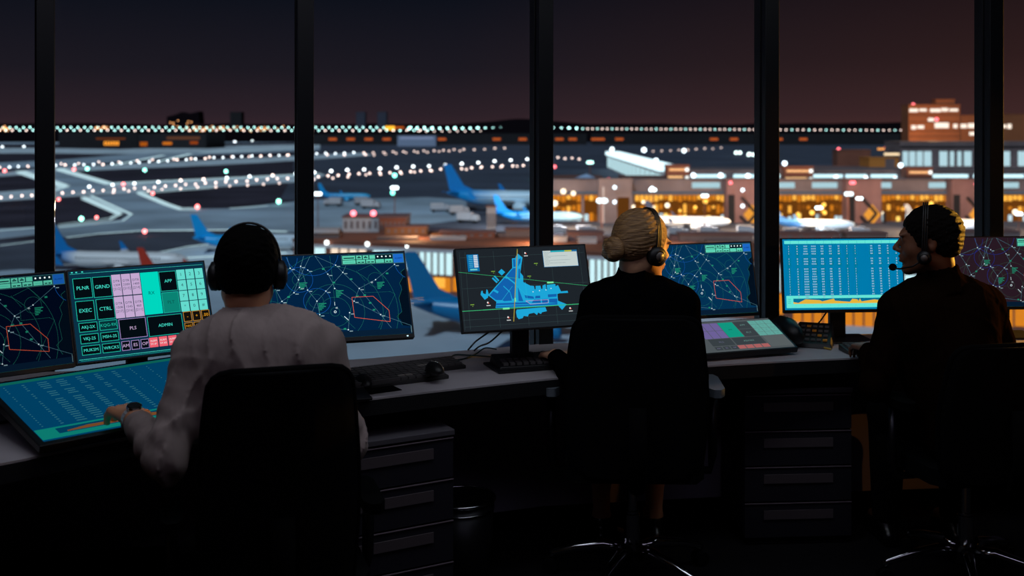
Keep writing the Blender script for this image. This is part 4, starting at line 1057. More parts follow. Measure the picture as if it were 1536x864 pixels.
# wristwatch on the left wrist
d = (g['wrL']-g['elL']).normalized(); c = g['wrL']+d*-.002
q = Vector((0, 0, 1)).rotation_difference(d); t = thing('wrist_watch', 'steel wrist watch with dark dial on the wrist of the man in white', 'watch', c); t.rotation_euler = q.to_euler()
mb = MB()
for k in range(18):
    a = 2*PI*k/18; Mx = Matrix.Rotation(a, 4, 'Z'); mb.box((.0305, 0, 0), (.004, .0095, .017), M=Mx)
mb.build('bracelet', [mat('watch_steel', (225, 225, 228), .35, .4)], t)
nl = t.rotation_euler.to_matrix().inverted() @ Vector((.35, -.55, .8)); an = math.atan2(nl.y, nl.x); Mx = Matrix.Rotation(an, 4, 'Z') @ Matrix.Translation((.033, 0, 0)) @ Matrix.Rotation(PI/2, 4, 'Y')
mb = MB(); mb.lathe([(.020, -.003), (.021, .0), (.020, .005), (.017, .006)], 24, M=Mx); o = mb.build('case', [m_chrome], t)
mb = MB(); mb.lathe([(.0165, .0045), (.0165, .0066)], 24, M=Mx); mb.build('dial', [m_black], o)

# ---------------- blonde woman in black jacket
WH = head_matrix(at(964, 368, 3.95), math.radians(-60), math.radians(-11), 0, .98)
J2 = dict(head=WH, neck=(.428, 3.945, 1.075), chest=(.43, 3.945, .88), pelvis=(.42, 3.90, .555), shL=(.295, 3.93, .985), shR=(.592, 3.92, .975),
          elL=(.222, 3.88, .72), wrL=(.155, 4.045, .782), elR=(.632, 3.92, .735), wrR=(.66, 4.16, .80),
          knL=(.335, 4.32, .50), knR=(.555, 4.32, .50), anL=(.345, 4.36, .10), anR=(.545, 4.36, .10), foot=(0, 1, 0),
          handL=dict(d=(-.28, .9, -.10), n=(-.1, .1, 1), s=(.95, .3, 0), curl=(.35, .38, .4, .45), sc=.9),
          handR=dict(d=(.1, .95, -.15), n=(0, .15, 1), s=(-.95, .1, 0), curl=(.4, .4, .4, .4), sc=.9))
root, g, lo, hi = person('blonde woman in black jacket with hair bun and headset, seated in the middle', J2, None, m_skin2, fem=True)
clothes_top(root, g, J2, m_jacket, lo, hi, 'jacket', fat=.98, fem=True, pads=.012, folds=.003, waist=1.12)
v = Vox(lo, hi, .008)
for s in 'LR': v.cap(g['pelvis'], g['kn'+s]+Vector((0, -.02, 0)), .11, .085, .05)
v.ell((0, 0, 0), (.17, .14, .12), Matrix.Translation(g['pelvis']), .04); v.mesh('skirt', [m_trs], root, 1); shoes(root, g, J2)
# hair pulled back into a low bun
c = np.array(WH.translation); v = Vox(c-.20, c+.17, .0035)
v.ell((0, -.020, .038), (.078, .100, .088), WH, .01); v.ell((0, -.055, -.010), (.064, .062, .060), WH, .03)
for s in (-1, 1): v.ell((s*.058, .012, .012), (.018, .030, .036), WH, .015)
v.ell((0, .100, -.028), (.080, .062, .090), WH, .012, 's'); v.ell((0, .0, -.125), (.10, .13, .062), WH, .012, 's')
for s in (-1, 1): v.ell((s*.082, .004, -.030), (.022, .026, .034), WH, .006, 's')
R = np.array(WH.to_3x3()); o_ = np.array(WH.translation)
def strands(x, y, z):
    X = x-o_[0]; Y = y-o_[1]; Z = z-o_[2]
    u = R[0, 0]*X+R[1, 0]*Y+R[2, 0]*Z; q = R[0, 1]*X+R[1, 1]*Y+R[2, 1]*Z+.125; w2 = R[0, 2]*X+R[1, 2]*Y+R[2, 2]*Z+.03
    a = np.arctan2(w2, np.abs(u)+.001+0*q); return .0011*np.sin(a*42+6*np.sin(q*30))+.0006*np.sin(a*91)
v.op(strands, c-.2, c+.17, 0, 'd')
hair = v.mesh('hair', [m_blond], root, 0)
bc = WH @ Vector((.0, -.122, -.030)); v = Vox(np.array(bc)-.08, np.array(bc)+.08, .003)
v.ell((0, -.122, -.030), (.045, .034, .044), WH, .01)
rng = random.Random(9)
for k in range(9):
    a = 2*PI*k/9+.4; a2 = a+1.1
    p1 = WH @ Vector((.030*math.cos(a), -.128-.012*(k % 2), -.030+.032*math.sin(a))); p2 = WH @ Vector((.028*math.cos(a2), -.140+.010*(k % 2), -.030+.030*math.sin(a2)))
    v.cap(p1, p2, .0125, .0115, .003)
v.cap(WH @ Vector((0, -.150, -.03)), WH @ Vector((.01, -.152, -.02)), .014, .012, .004)
b_ = v.mesh('hair_bun', [m_blond], root, 0)
headset(WH, 'dark headset with round grey ear piece worn by the blonde woman', w_=.084, cup=.034, top=.131, yo=.002, cz=-.03, cy=.004)

# ---------------- man in black, profile to the left
KH = head_matrix(at(1392, 361, 3.95), math.radians(70), math.radians(-4), 0, .985)
J3 = dict(head=KH, neck=(1.490, 3.955, 1.078), chest=(1.50, 3.96, .875), pelvis=(1.585, 3.90, .565), shL=(1.345, 3.95, .955), shR=(1.668, 4.0, .965),
          elL=(1.262, 3.93, .700), wrL=(1.312, 4.16, .785), elR=(1.76, 4.0, .72), wrR=(1.60, 4.20, .785),
          knL=(1.43, 4.32, .52), knR=(1.70, 4.32, .52), anL=(1.44, 4.36, .09), anR=(1.70, 4.36, .09), foot=(0, 1, 0),
          handL=dict(d=(-.12, .95, -.05), n=(-.1, .1, 1), s=(.98, .1, 0), curl=(.42, .45, .48, .5), sc=.95),
          handR=dict(d=(-.55, .8, -.12), n=(0, .1, 1), s=(-.8, -.4, 0), curl=(.4, .4, .4, .4), sc=.95))
root, g, lo, hi = person('man in black jacket with boom microphone headset, face in profile towards the teal monitor', J3, None, m_skin3)
clothes_top(root, g, J3, m_jacket3, lo, hi, 'jacket', fat=1.06, pads=.010, folds=.003, waist=1.1)
clothes_legs(root, g, J3, m_trs, lo, hi); shoes(root, g, J3); hair_short(root, KH, m_hair3)
headset(KH, 'thin headset with small pale ear piece and boom microphone on the man in black', w_=.088, cup=.024, mic=-1, band_r=.005, top=.132, yo=-.002, cz=-.05, cy=.018)
# ================================================================== the airfield outside
m_grass = mat('night_grass', (64, 58, 68), .95, spec=.05, noise=(.02, .35))
m_asph = mat('asphalt', (84, 86, 98), .8, spec=.2, noise=(.03, .25))
m_slate = mat('slate_asphalt', (76, 80, 94), .85, spec=.2, noise=(.01, .25))
m_conc = mat('concrete', (168, 182, 196), .75, spec=.3, noise=(.015, .35))
m_conc2 = mat('pale_concrete', (215, 225, 232), .7, spec=.3, noise=(.02, .30))
m_paint = mat('marking_paint', (252, 252, 252), .6)
m_hill = mat('distant_hills', (24, 18, 22), 1.0, spec=0)
m_bdark = mat('dark_hangar', (26, 22, 26), .9, noise=(.05, .2))
m_brown = mat('brown_cladding', (128, 74, 56), .85, noise=(.08, .2))
m_brown2 = mat('grey_brown_roof', (128, 92, 90), .85, noise=(.06, .35))
m_grey = mat('grey_cladding', (118, 100, 100), .8, noise=(.1, .2))
m_lgrey = mat('pale_cladding', (190, 182, 184), .8, noise=(.1, .1))
m_tan = mat('tan_cladding', (130, 84, 50), .85, noise=(.1, .15))

g_ = MB(); g_.add([(-2600, 30, GZ), (4200, 30, GZ), (9000, 9000, GZ), (-9000, 9000, GZ)], [(0, 1, 2, 3)]); struct(g_.build('ground', m_grass, world=True))
def flat(name, pts, m, z):
    """an area of paving; corners read off the ground plane"""
    P = [gr(*p) for p in pts]; mb = MB(); mb.prism([(p.x, p.y) for p in P], GZ, GZ+z, 0); return struct(mb.build(name, m, world=True))
flat('taxiway_road_outer', [(-120, 246), (0, 244), (86, 240), (170, 233), (250, 226), (320, 222), (480, 216), (480, 226), (320, 232), (86, 250), (0, 254), (-120, 256)], m_conc, .10)
flat('paving_far', [(-120, 208), (300, 207), (480, 206.5), (480, 213), (300, 215), (-120, 217)], m_conc, .11)
flat('runway_main', [(-120, 222), (60, 222), (180, 224), (310, 219.5), (480, 216), (480, 222), (310, 229), (180, 231), (60, 230), (-120, 230)], m_conc2, .12)
flat('taxiway_road_upper', [(-120, 262), (0, 259), (86, 251), (320, 240), (480, 232), (545, 229), (560, 233), (480, 239), (320, 248), (86, 258), (0, 265), (-120, 270)], m_conc2, .13)
flat('taxiway_road_middle', [(-120, 292), (0, 288), (100, 281), (162, 275), (320, 268), (470, 261), (490, 262), (470, 272), (320, 281), (208, 289), (60, 298), (0, 302), (-120, 306)], m_conc2, .14)
flat('asphalt_road_field', [(440, 214), (1700, 213.5), (2300, 300), (470, 300), (420, 300), (440, 262)], m_slate, .08)
flat('taxiway_road_link', [(22, 258), (90, 255), (166, 277), (150, 286), (98, 288)], m_conc, .15)
flat('apron_left', [(122, 297), (208, 288), (250, 305), (271, 314), (345, 313), (420, 305), (470, 300), (640, 296), (700, 300), (700, 330), (560, 345), (400, 350), (345, 345), (215, 346), (150, 350), (102, 356), (60, 352), (-60, 366), (-120, 350), (88, 339), (180, 330), (192, 322)], m_conc, .16)
flat('asphalt_road_front', [(-200, 372), (100, 358), (215, 349), (460, 348), (460, 372), (300, 378), (100, 400), (-200, 420)], m_asph, .15)
flat('apron_light_strip', [(225, 380), (330, 366), (470, 358), (470, 396), (300, 400), (225, 402)], m_conc2, .17)
flat('apron_front', [(-400, 402), (100, 405), (470, 402), (470, 372), (560, 365), (800, 370), (1536, 385), (2300, 395), (2600, 800), (-900, 800)], m_conc, .10)
flat('apron_terminal', [(640, 296), (820, 290), (1536, 300), (2200, 300), (2200, 380), (1536, 372), (800, 350), (640, 340)], m_asph, .12)

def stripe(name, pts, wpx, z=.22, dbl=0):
    """white line on the paving, drawn as glow, real width growing out of wpx pixels at its distance"""
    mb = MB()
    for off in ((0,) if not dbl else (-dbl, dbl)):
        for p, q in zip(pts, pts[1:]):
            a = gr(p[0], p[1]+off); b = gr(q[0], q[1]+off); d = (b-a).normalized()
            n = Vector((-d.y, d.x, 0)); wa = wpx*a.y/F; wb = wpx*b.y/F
            # keep the glowing band legible when it is seen almost edge on
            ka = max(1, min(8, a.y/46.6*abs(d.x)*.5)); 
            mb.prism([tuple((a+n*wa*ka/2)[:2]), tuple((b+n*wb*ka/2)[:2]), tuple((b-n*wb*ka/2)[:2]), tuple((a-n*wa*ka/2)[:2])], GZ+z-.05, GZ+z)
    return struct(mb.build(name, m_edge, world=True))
m_edge = emis((185, 218, 228), 1.0, name='line_glow')  # bright markings and light trails drawn as emission, no lamps along them
stripe('road_glow_line_1', [(30, 258), (98, 280), (82, 285)], 2.32, dbl=1.3)
stripe('road_glow_line_2', [(88, 254), (164, 276), (320, 269), (480, 261)], 2.03, dbl=1.0)
stripe('road_glow_line_3', [(125, 297), (180, 321), (165, 329), (88, 339)], 2.46, dbl=1.5)
stripe('road_glow_line_4', [(136, 294), (197, 322), (184, 332), (90, 342)], 1.74)
stripe('road_glow_line_5', [(320, 281), (208, 289.5), (250, 307), (271, 314), (300, 314)], 2.17, dbl=1.2)
stripe('road_glow_line_6', [(100, 357), (150, 351), (215, 346.5), (345, 345.5), (430, 348)], 2.61)
stripe('road_glow_line_7', [(-10, 347), (40, 343), (60, 341)], 2.03)
stripe('road_glow_line_8', [(0, 369), (55, 362)], 2.32)
stripe('road_glow_line_9', [(231, 381), (280, 371), (330, 365), (450, 356)], 3.19)
stripe('road_glow_line_10', [(268, 388), (330, 385), (430, 380)], 3.77)
stripe('road_glow_line_11', [(170, 248), (210, 240), (245, 233)], 2.61)
stripe('road_glow_line_12', [(235, 243), (260, 237), (285, 231)], 2.61)
stripe('road_glow_line_13', [(345, 313), (380, 311), (402, 309)], 1.89)
stripe('road_glow_line_14', [(300, 229), (380, 226), (470, 221)], 1.74)

# distant rising ground and hills
def ridge_y(px): return 186-7*math.exp(-((px-790)/70)**2)-2.5*math.exp(-((px-1290)/90)**2)-2*math.exp(-((px-60)/60)**2)+.8*math.sin(px*.031)+.5*math.sin(px*.087)
mb = MB(); rows = [[], [], []]
for px in range(-700, 2400, 12):
    rows[0].append(tuple(gr(px, 213.2))); rows[1].append(tuple(at(px, ridge_y(px), 6200))); rows[2].append(tuple(at(px, 196, 9000)))
n = len(rows[0]); mb.add(rows[0]+rows[1]+rows[2], [(i, i+1, n+i+1, n+i) for i in range(n-1)]+[(n+i, n+i+1, 2*n+i+1, 2*n+i) for i in range(n-1)])
struct(mb.build('hills', m_hill, world=True, smooth=False))

# ---- lights of the field: one lamp mesh per colour, copied
def lamp_mesh(name, m):
    mb = MB(); mb.ball((0, 0, 0), 1.0, 10); o = mb.build(name, m, smooth=True); me = o.data; bpy.data.objects.remove(o); return me
LM = {}
def lamp(px, py, Z, d_px, col, st, name, label, group, cat='light', z=None):
    p = at(px, py, Z)
    if z is not None: p = at_z(px, py, z)
    key = (col, st)
    if key not in LM: LM[key] = lamp_mesh(name, emis(col, st))
    o = bpy.data.objects.new(name, LM[key]); C.objects.link(o); o.location = p; r = d_px/2*p.y/F; o.scale = (r, r, r)
    return tag(o, label, cat, group)
CY = (190, 255, 250); PKW = (255, 226, 216); RED = (255, 60, 60); GRN = (60, 255, 190); WW = (235, 248, 255)
rn = random.Random(11)
def slopeZ(y): return 137.95/(.02653+(y-190)/1700)-30
R_A = 'small white light in the double row along the far horizon'
px = -6.0; i = 0
while px < 640:
    for dx, y in ((0, 191.2), (4.6, 195.6)):
        lamp(px+dx+rn.uniform(-.4, .4), y+rn.uniform(-.3, .3), slopeZ(y), 2.1, CY if y < 193 or i % 2 else PKW, 6, 'approach_light', R_A, 'approach lights along the horizon')
    px += 10.2; i += 1
px = 614; i = 0
while px < 866:
    lamp(px, 192.4, slopeZ(192.4), 3.1 if i % 3 else 4.0, CY, 5, 'approach_light', 'white light in the single bright row on the horizon over the large blue jet', 'approach lights over the jet'); px += 11.4; i += 1
px = 874; i = 0
while px < 1364:
    y = 193+2.6*(px-874)/490
    lamp(px, y, slopeZ(y), 2.4, PKW if i % 3 else CY, 3, 'approach_light', 'pinkish light in the even row on the horizon running up to the tall building', 'approach lights on the right'); px += 7.35 if px < 1150 else 8.6; i += 1
px = 600
for i in range(9): lamp(628+i*11.6, 196.8, slopeZ(196.8), 2.2, PKW, 3, 'approach_light', 'faint pinkish light just under the single bright row on the horizon', 'lower approach lights')
for i in range(6): lamp(326+i*26.2, 214-.9*i, 0, 4.0, WW, 4, 'taxiway_light', 'white light in the short row under the orange town lights', 'short row of lights', z=GZ+.8)
def row(pts, n, d, col, st, label, group, jy=.6, jx=.8, name='taxiway_light', dbl=0, rnd=.25):
    L_ = [0]
    for p, q in zip(pts, pts[1:]): L_.append(L_[-1]+math.hypot(q[0]-p[0], q[1]-p[1]))
    for i in range(n):
        s = L_[-1]*i/(n-1)
        for k in range(len(pts)-1):
            if s <= L_[k+1]+1e-6: break
        f = (s-L_[k])/(L_[k+1]-L_[k]); x = pts[k][0]+(pts[k+1][0]-pts[k][0])*f; y = pts[k][1]+(pts[k+1][1]-pts[k][1])*f
        c = col if rn.random() > rnd else PKW
        lamp(x+rn.uniform(-jx, jx), y+rn.uniform(-jy, jy), 0, d*rn.uniform(.9, 1.1), c, st, name, label, group, z=GZ+.9)
row([(0, 251), (86, 247.5), (175, 246), (320, 236.5), (470, 231), (545, 229)], 40, 3.2, WW, 4, 'small white light along the upper taxiway at left', 'lights of the upper taxiway')
row([(90, 246), (330, 236), (470, 232), (545, 232)], 17, 2.8, PKW, 4, 'small pinkish light beside the upper taxiway at left', 'pink lights of the upper taxiway', jx=4)
row([(560, 229), (700, 224.5), (757, 223)], 14, 3.0, PKW, 2.2, 'faint pinkish light past the end of the upper taxiway', 'far lights past the upper taxiway')
row([(562, 232.5), (600, 230), (690, 226)], 9, 2.8, PKW, 2, 'faint light of the lower line past the end of the upper taxiway', 'far lower lights past the taxiway')
row([(2, 296), (108, 288), (200, 283), (320, 274), (450, 266), (620, 256.5), (815, 246)], 54, 3.2, PKW, 4, 'small pinkish light along the middle of the broad taxiway', 'lights of the middle taxiway', jy=.8)
row([(170, 289), (300, 281), (412, 275), (550, 263), (690, 254), (800, 249)], 26, 2.9, PKW, 3.2, 'small light on the near edge of the middle taxiway', 'near edge lights of the middle taxiway', jy=1.0, jx=4)
row([(134, 280), (175, 277), (210, 275), (258, 271.5), (292, 270), (325, 268), (356, 266.5), (387, 264), (416, 262.5), (443, 261)], 10, 4.2, WW, 5, 'bright white light in the wide spaced line above the middle taxiway', 'bright taxiway lights', jy=.3, jx=1)
row([(472, 259), (497, 257), (521, 255.5), (545, 254.5), (568, 253), (590, 252), (612, 250.5), (650, 249), (690, 246), (732, 243), (757, 241), (775, 240), (791, 239)], 14, 4.4, WW, 5, 'bright white light in the wide spaced line above the parked blue jets', 'bright lights above the jets', jy=.3, jx=.6, rnd=0)
row([(4, 220), (36, 220)], 2, 3.6, WW, 4, 'lone white light near the far left edge of the airfield', 'lone lights at left')
row([(826, 235), (843, 238), (850, 238), (868, 238)], 5, 3.2, PKW, 3, 'pinkish light right of the middle window post', 'pinkish lights by the post', jy=2)
row([(980, 227), (1010, 226), (1050, 224), (1082, 222)], 9, 3.0, PKW, 1.6, 'dim pinkish light above the white roofed hall', 'dim lights above the hall')
# coloured signal lights
def sig(pts, col, d, label, group, st=6):
    for x, y in pts: lamp(x, y, 0, d, col, st, 'signal_light', label, group, z=GZ+2)
HR = (255, 120, 120)
sig([(7, 256), (111, 254), (185, 276), (229, 290), (88, 299), (145, 326)], HR, 4.8, 'red signal light at a bend of the left taxiways', 'red signal lights at the left')
sig([(296, 310), (217, 347)], HR, 6.5, 'large red signal light on the pale apron at left', 'large red signal lights')
sig([(131, 253), (217, 255), (339, 257)], (150, 255, 230), 5.0, 'green signal light between the upper and middle taxiway', 'far green signal lights')
sig([(122, 328), (418, 302)], (150, 255, 225), 6.6, 'large green signal light on the dark grass near the apron', 'near green signal lights')
sig([(592, 263), (799, 267)], (130, 255, 230), 6.0, 'green signal light above the blue jets', 'green signal lights above the jets')

# flood lamp masts
def mast(px, py_top, py_base, label, col=(230, 250, 255), d=6.0, n=1, base_z=GZ, st=5, gcol=None, thick=1.6):
    b = at_z(px, py_base, base_z); Z = b.y; top = at(px, py_top, Z)
    t = thing('floodlight_mast', label, 'floodlight', b, 0, 'floodlight masts on the aprons')
    r = thick/2*Z/F; H = top.z-b.z
    mb = MB(); mb.tube([(0, 0, 0), (0, 0, H)], [r*1.1, r*.7], 8); mb.tube([(-d*.55*Z/F, 0, H), (d*.55*Z/F, 0, H)], r*.6, 6); mb.build('pole', [m_brown], t)
    for i in range(n):
        mb = MB(); R_ = d/2*Z/F
        mb.ball(((i-(n-1)/2)*R_*1.5, -R_*.3, H-R_*.2), (R_, R_*.6, R_*.75), 12); mb.build('lamp_head', [emis(col, st)], t, smooth=True)
    return t
mast(477, 290, 372, 'tall floodlight mast beside second window post in front of the small blue jet', n=2, d=7)
t = mast(592, 281, 330, 'floodlight mast with green lower lamp behind the white hut roof', n=2, d=7)
o = MB(); Z = t.location.y; o.ball((-.5*6*Z/F, 0, (330-289)*Z/F), 3.2*Z/F, 12); o.build('green_lamp', [emis((120, 255, 225), 5)], t, smooth=True)
mast(885, 243, 262, 'floodlight mast with paired greenish lamps left of the white roofed hall', col=(190, 255, 245), n=2, d=6, st=4)
mast(979, 284, 340, 'floodlight mast directly above the blonde hair beside the white jet tail', n=2, d=6.5)
mast(1057, 293, 354, 'floodlight mast over the nose of the white jet', n=2, d=6.5, st=4)
mast(1228, 311, 362, 'floodlight mast between the blue striped jet and its nose', n=2, d=6.5, thick=2.4)
mast(1289, 297, 352, 'floodlight mast right of the blue striped jet', n=2, d=6.0)
mast(1528, 320, 360, 'floodlight mast near the right edge of the picture', n=2, d=6.5)
mast(903, 300, 342, 'floodlight mast glowing white between two terminal bays', n=2, d=10, st=3)
mast(1273, 290, 344, 'floodlight mast with the widest lamp, beside the stair tower', n=2, d=8, st=3)

# ---- aircraft
def aircraft(px, py, Lm, heading, label, tail=(18, 120, 190), body=(205, 215, 225), body2=None, z=GZ, eng=True, pitch=0, fade=(-8, 2)):
    """px,py = pixel of the ground point under the middle of the fuselage; heading = direction of the nose, degrees from the right"""
    p = at_z(px, py, z); t = thing('airliner', label, 'airplane', p, math.radians(heading), 'parked airliners')
    k = Lm/36.0; R = 2.0*k; zc = 3.6*k
    mt_ = mat('tail_paint_%02x%02x%02x' % tail, tail, .4); mb_ = mat('body_paint_%02x%02x%02x' % body, body, .35)
    fm = bpy.data.materials.new('fuselage_paint'); fm.use_nodes = True; n_ = fm.node_tree; b = n_.nodes['Principled BSDF']; b.inputs['Roughness'].default_value = .35
    tc_ = n_.nodes.new('ShaderNodeTexCoord'); s_ = n_.nodes.new('ShaderNodeSeparateXYZ'); r_ = n_.nodes.new('ShaderNodeMapRange'); r_.inputs['From Min'].default_value = fade[0]*k; r_.inputs['From Max'].default_value = fade[1]*k
    m_ = n_.nodes.new('ShaderNodeMix'); m_.data_type = 'RGBA'; m_.inputs['A'].default_value = (*lin(body2 or tail), 1); m_.inputs['B'].default_value = (*lin(body), 1)
    n_.links.new(tc_.outputs['Object'], s_.inputs[0]); n_.links.new(s_.outputs['X'], r_.inputs['Value']); n_.links.new(r_.outputs[0], m_.inputs['Factor']); n_.links.new(m_.outputs['Result'], b.inputs['Base Color'])
    mb = MB(); M = Matrix.Translation((0, 0, zc)) @ Matrix.Rotation(PI/2, 4, 'Y')
    pr = [(.05, -18), (.5, -17), (1.0, -15), (1.5, -12.5), (1.9, -10), (2.0, -8), (2.0, 10), (1.95, 12.5), (1.75, 14.5), (1.4, 16), (.9, 17.2), (.35, 17.9), (.05, 18)]
    mb.lathe([(a*k, c*k) for a, c in pr], 20, M=M)
    vs = []                                             # raise the tail cone
    for v_ in mb.v: x = v_[0]/k; vs.append((v_[0], v_[1], v_[2]+(1.3*k*max(0, (-8-x)/10)**1.3 if x < -8 else 0)))
    mb.v = vs; fus = mb.build('fuselage', [fm], t, smooth=True)
    mb = MB()
    for i in range(26): 
        for s in (-1, 1): mb.box(((-10+i*.85)*k, s*1.93*k, zc+.55*k), (.32*k, .12*k, .42*k))
    mb.build('cabin_windows', [mat('cabin_glass', (30, 34, 44), .3)], fus)
    mb = MB(); mb.add([(16.4*k, -.8*k, zc+.75*k), (16.4*k, .8*k, zc+.75*k), (15.3*k, 1.25*k, zc+1.4*k), (15.3*k, -1.25*k, zc+1.4*k), (16.9*k, 0, zc+.7*k)], [(0, 4, 1, 2, 3)]); mb.build('cockpit_window', [mat('cabin_glass', (30, 34, 44), .3)], fus)
    def wing(root_x0, root_x1, tip_x0, tip_x1, y0, y1, z0, z1, th):
        mb = MB(); q = []
        for (x0, x1, y, z_, tt) in ((root_x0, root_x1, y0, z0, th), (tip_x0, tip_x1, y1, z1, th*.35)):
            xm = x0*.35+x1*.65
            q += [(x1*k, y*k, z_*k), (xm*k, y*k, (z_+tt)*k), (x0*k, y*k, z_*k), (xm*k, y*k, (z_-tt*.4)*k)]
        mb.add(q, [(0, 1, 2, 3), (7, 6, 5, 4)]+[(i, 4+i, 4+(i+1) % 4, (i+1) % 4) for i in range(4)]); return mb
    zz = zc/k
    for s in (-1, 1):
        w_ = wing(-3.2, 3.8, -7.2, -5.4, s*1.6, s*17, zz-.9, zz+.6, .45).build('wing', [mb_], t)
        m2 = MB(); m2.prism([((-7.3)*k, (zz+.6)*k), ((-5.4)*k, (zz+.6)*k), ((-7.2)*k, (zz+2.8)*k), ((-7.9)*k, (zz+2.8)*k)], s*17*k-.08*k, s*17*k+.08*k, M=Matrix(((1, 0, 0, 0), (0, 0, 1, 0), (0, 1, 0, 0), (0, 0, 0, 1)))); m2.build('winglet', [mt_], w_)
        wing(-17.0, -13.8, -17.8, -16.4, s*.4, s*6.4, zz+1.3, zz+1.8, .2).build('tail_plane', [mt_], t)
        if eng:
            m2 = MB(); m2.lathe([(.75*k, -1.6*k), (1.05*k, -.5*k), (1.1*k, 1.2*k), (.95*k, 1.7*k), (.8*k, 1.6*k)], 16, M=Matrix.Translation((2.8*k, s*5.6*k, (zz-1.9)*k)) @ Matrix.Rotation(PI/2, 4, 'Y')); m2.build('engine', [mb_], t, smooth=True)
            m2 = MB(); m2.bx(1.6*k, 3.4*k, s*5.6*k-.1*k, s*5.6*k+.1*k, (zz-1.3)*k, (zz-.5)*k); m2.build('engine_pylon', [mb_], t)
    # fin in the xz plane
    fin = [(-12.0, zz+1.7), (-10.6, zz+2.0), (-13.2, zz+3.2), (-16.6, zz+8.6), (-18.6, zz+8.6), (-17.0, zz+1.9)]
    m2 = MB(); m2.prism([(a*k, c*k) for a, c in fin], -.18*k, .18*k, M=Matrix(((1, 0, 0, 0), (0, 0, 1, 0), (0, 1, 0, 0), (0, 0, 0, 1)))); m2.build('tail_fin', [mt_], t)
    for x, y in ((13, 0), (-1.2, 3.2), (-1.2, -3.2)):
        m2 = MB(); m2.tube([(x*k, y*k, zc-1.2*k), (x*k, y*k, .5*k)], .16*k, 8); 
        for s in (-1, 1): m2.tube([(x*k, (y+s*.18)*k, .5*k), (x*k, (y+s*.5)*k, .5*k)], .5*k, 12)
        m2.build('landing_gear', [m_steel], t)
    return t
BL = (0, 150, 215)
aircraft(178, 411, 46, -6, 'white airliner with a blue tail behind the left window post', tail=(0, 120, 190), body=(225, 220, 220), fade=(-15, -10))
aircraft(290, 426, 32, 2, 'airliner with dark red tail just in front of the blue tailed white airliner', tail=(190, 52, 28), body=(200, 195, 195), eng=False)
aircraft(376, 378, 42, 10, 'airliner with cyan fin rising behind the headphones of the man in white', tail=(0, 165, 235), body=(215, 225, 235))
aircraft(517, 302, 33, -6, 'small blue airliner parked far out beyond the second window post', tail=BL, body=(60, 175, 225), body2=BL)
aircraft(770, 318, 76, -12, 'largest blue airliner, high fin, parked beyond airport map monitor', tail=(0, 125, 200), body=(200, 225, 240), body2=(0, 140, 210), fade=(-12, -2))
aircraft(808, 338, 42, -5, 'blue and white airliner crossing behind the middle window post, in front of the largest one', tail=(0, 130, 205), body=(150, 200, 235), body2=(0, 135, 210))
aircraft(1032, 344, 38, -10, 'white airliner with dark tail parked right above the blonde woman', tail=(50, 62, 90), body=(235, 240, 245), body2=(230, 235, 240))
aircraft(1219, 348, 36, -12, 'white airliner with blue underside at the bays right of fourth window post', tail=(90, 140, 195), body=(220, 232, 242), body2=(70, 130, 190))
aircraft(1418, 346, 34, -14, 'white airliner with only its nose showing beside the head of the man in black', tail=(90, 100, 120), body=(240, 242, 245), body2=(230, 235, 240))
aircraft(795, 504, 55, -2, 'near airliner whose big blue fin shows between two monitors', tail=(0, 112, 165), body=(0, 112, 165), body2=(0, 112, 165))

# ---- buildings
def bld(name, label, cat, px0, px1, ytop, Z, depth, m, base=GZ, group=None, skew=0, struct_=False):
    """box building with its front face at depth Z; returns (thing, helper to cut windows on the front)"""
    a = at(px0, ytop, Z); b = at(px1, ytop, Z+skew); zt = a.z
    wd = (Vector((b.x, b.y, 0))-Vector((a.x, a.y, 0))); W_ = wd.length; rz = math.atan2(wd.y, wd.x)
    t = thing(name, label, cat, ((a.x+b.x)/2, (a.y+b.y)/2, base), rz, group)
    H = zt-base; mb = MB(); mb.bx(-W_/2, W_/2, 0, depth, 0, H); mb.bx(-W_/2-.3, W_/2+.3, -.3, depth+.3, H, H+.6); mb.build('wall', [m], t)
    T = wmat(t).inverted()
    def win(p0, p1, y0, y1, m_, nm='window', d=.15, bars=0):
        def on(px, py):
            # intersect the sight line with the front plane (local y = 0)
            o = T @ Vector((0, 0, CAMH)); q = T @ at(px, py, 100.0); dr = q-o; s_ = -o.y/dr.y; return o+dr*s_
        A = on(p0, y0); B = on(p1, y1); mb = MB(); mb.bx(A.x, B.x, -d, -.02, B.z, A.z)
        o = mb.build(nm, [m_], t)
        if bars:
            mb = MB()
            for i in range(1, bars): x = A.x+(B.x-A.x)*i/bars; mb.bx(x-.12*W_/100, x+.12*W_/100, -d-.2, -d, B.z, A.z)
            mb.build('window_frame', [m_brown], o)
        return o
    return t, win, (W_, H)
WG = (205, 235, 245); OGL = (255, 150, 30)
g_white = emis(WG, 1.0); g_or = emis((235, 140, 35), .85); g_or2 = emis((255, 180, 70), 1.25); g_dim = emis((120, 70, 25), .6); g_cyan = emis((150, 225, 240), .9)

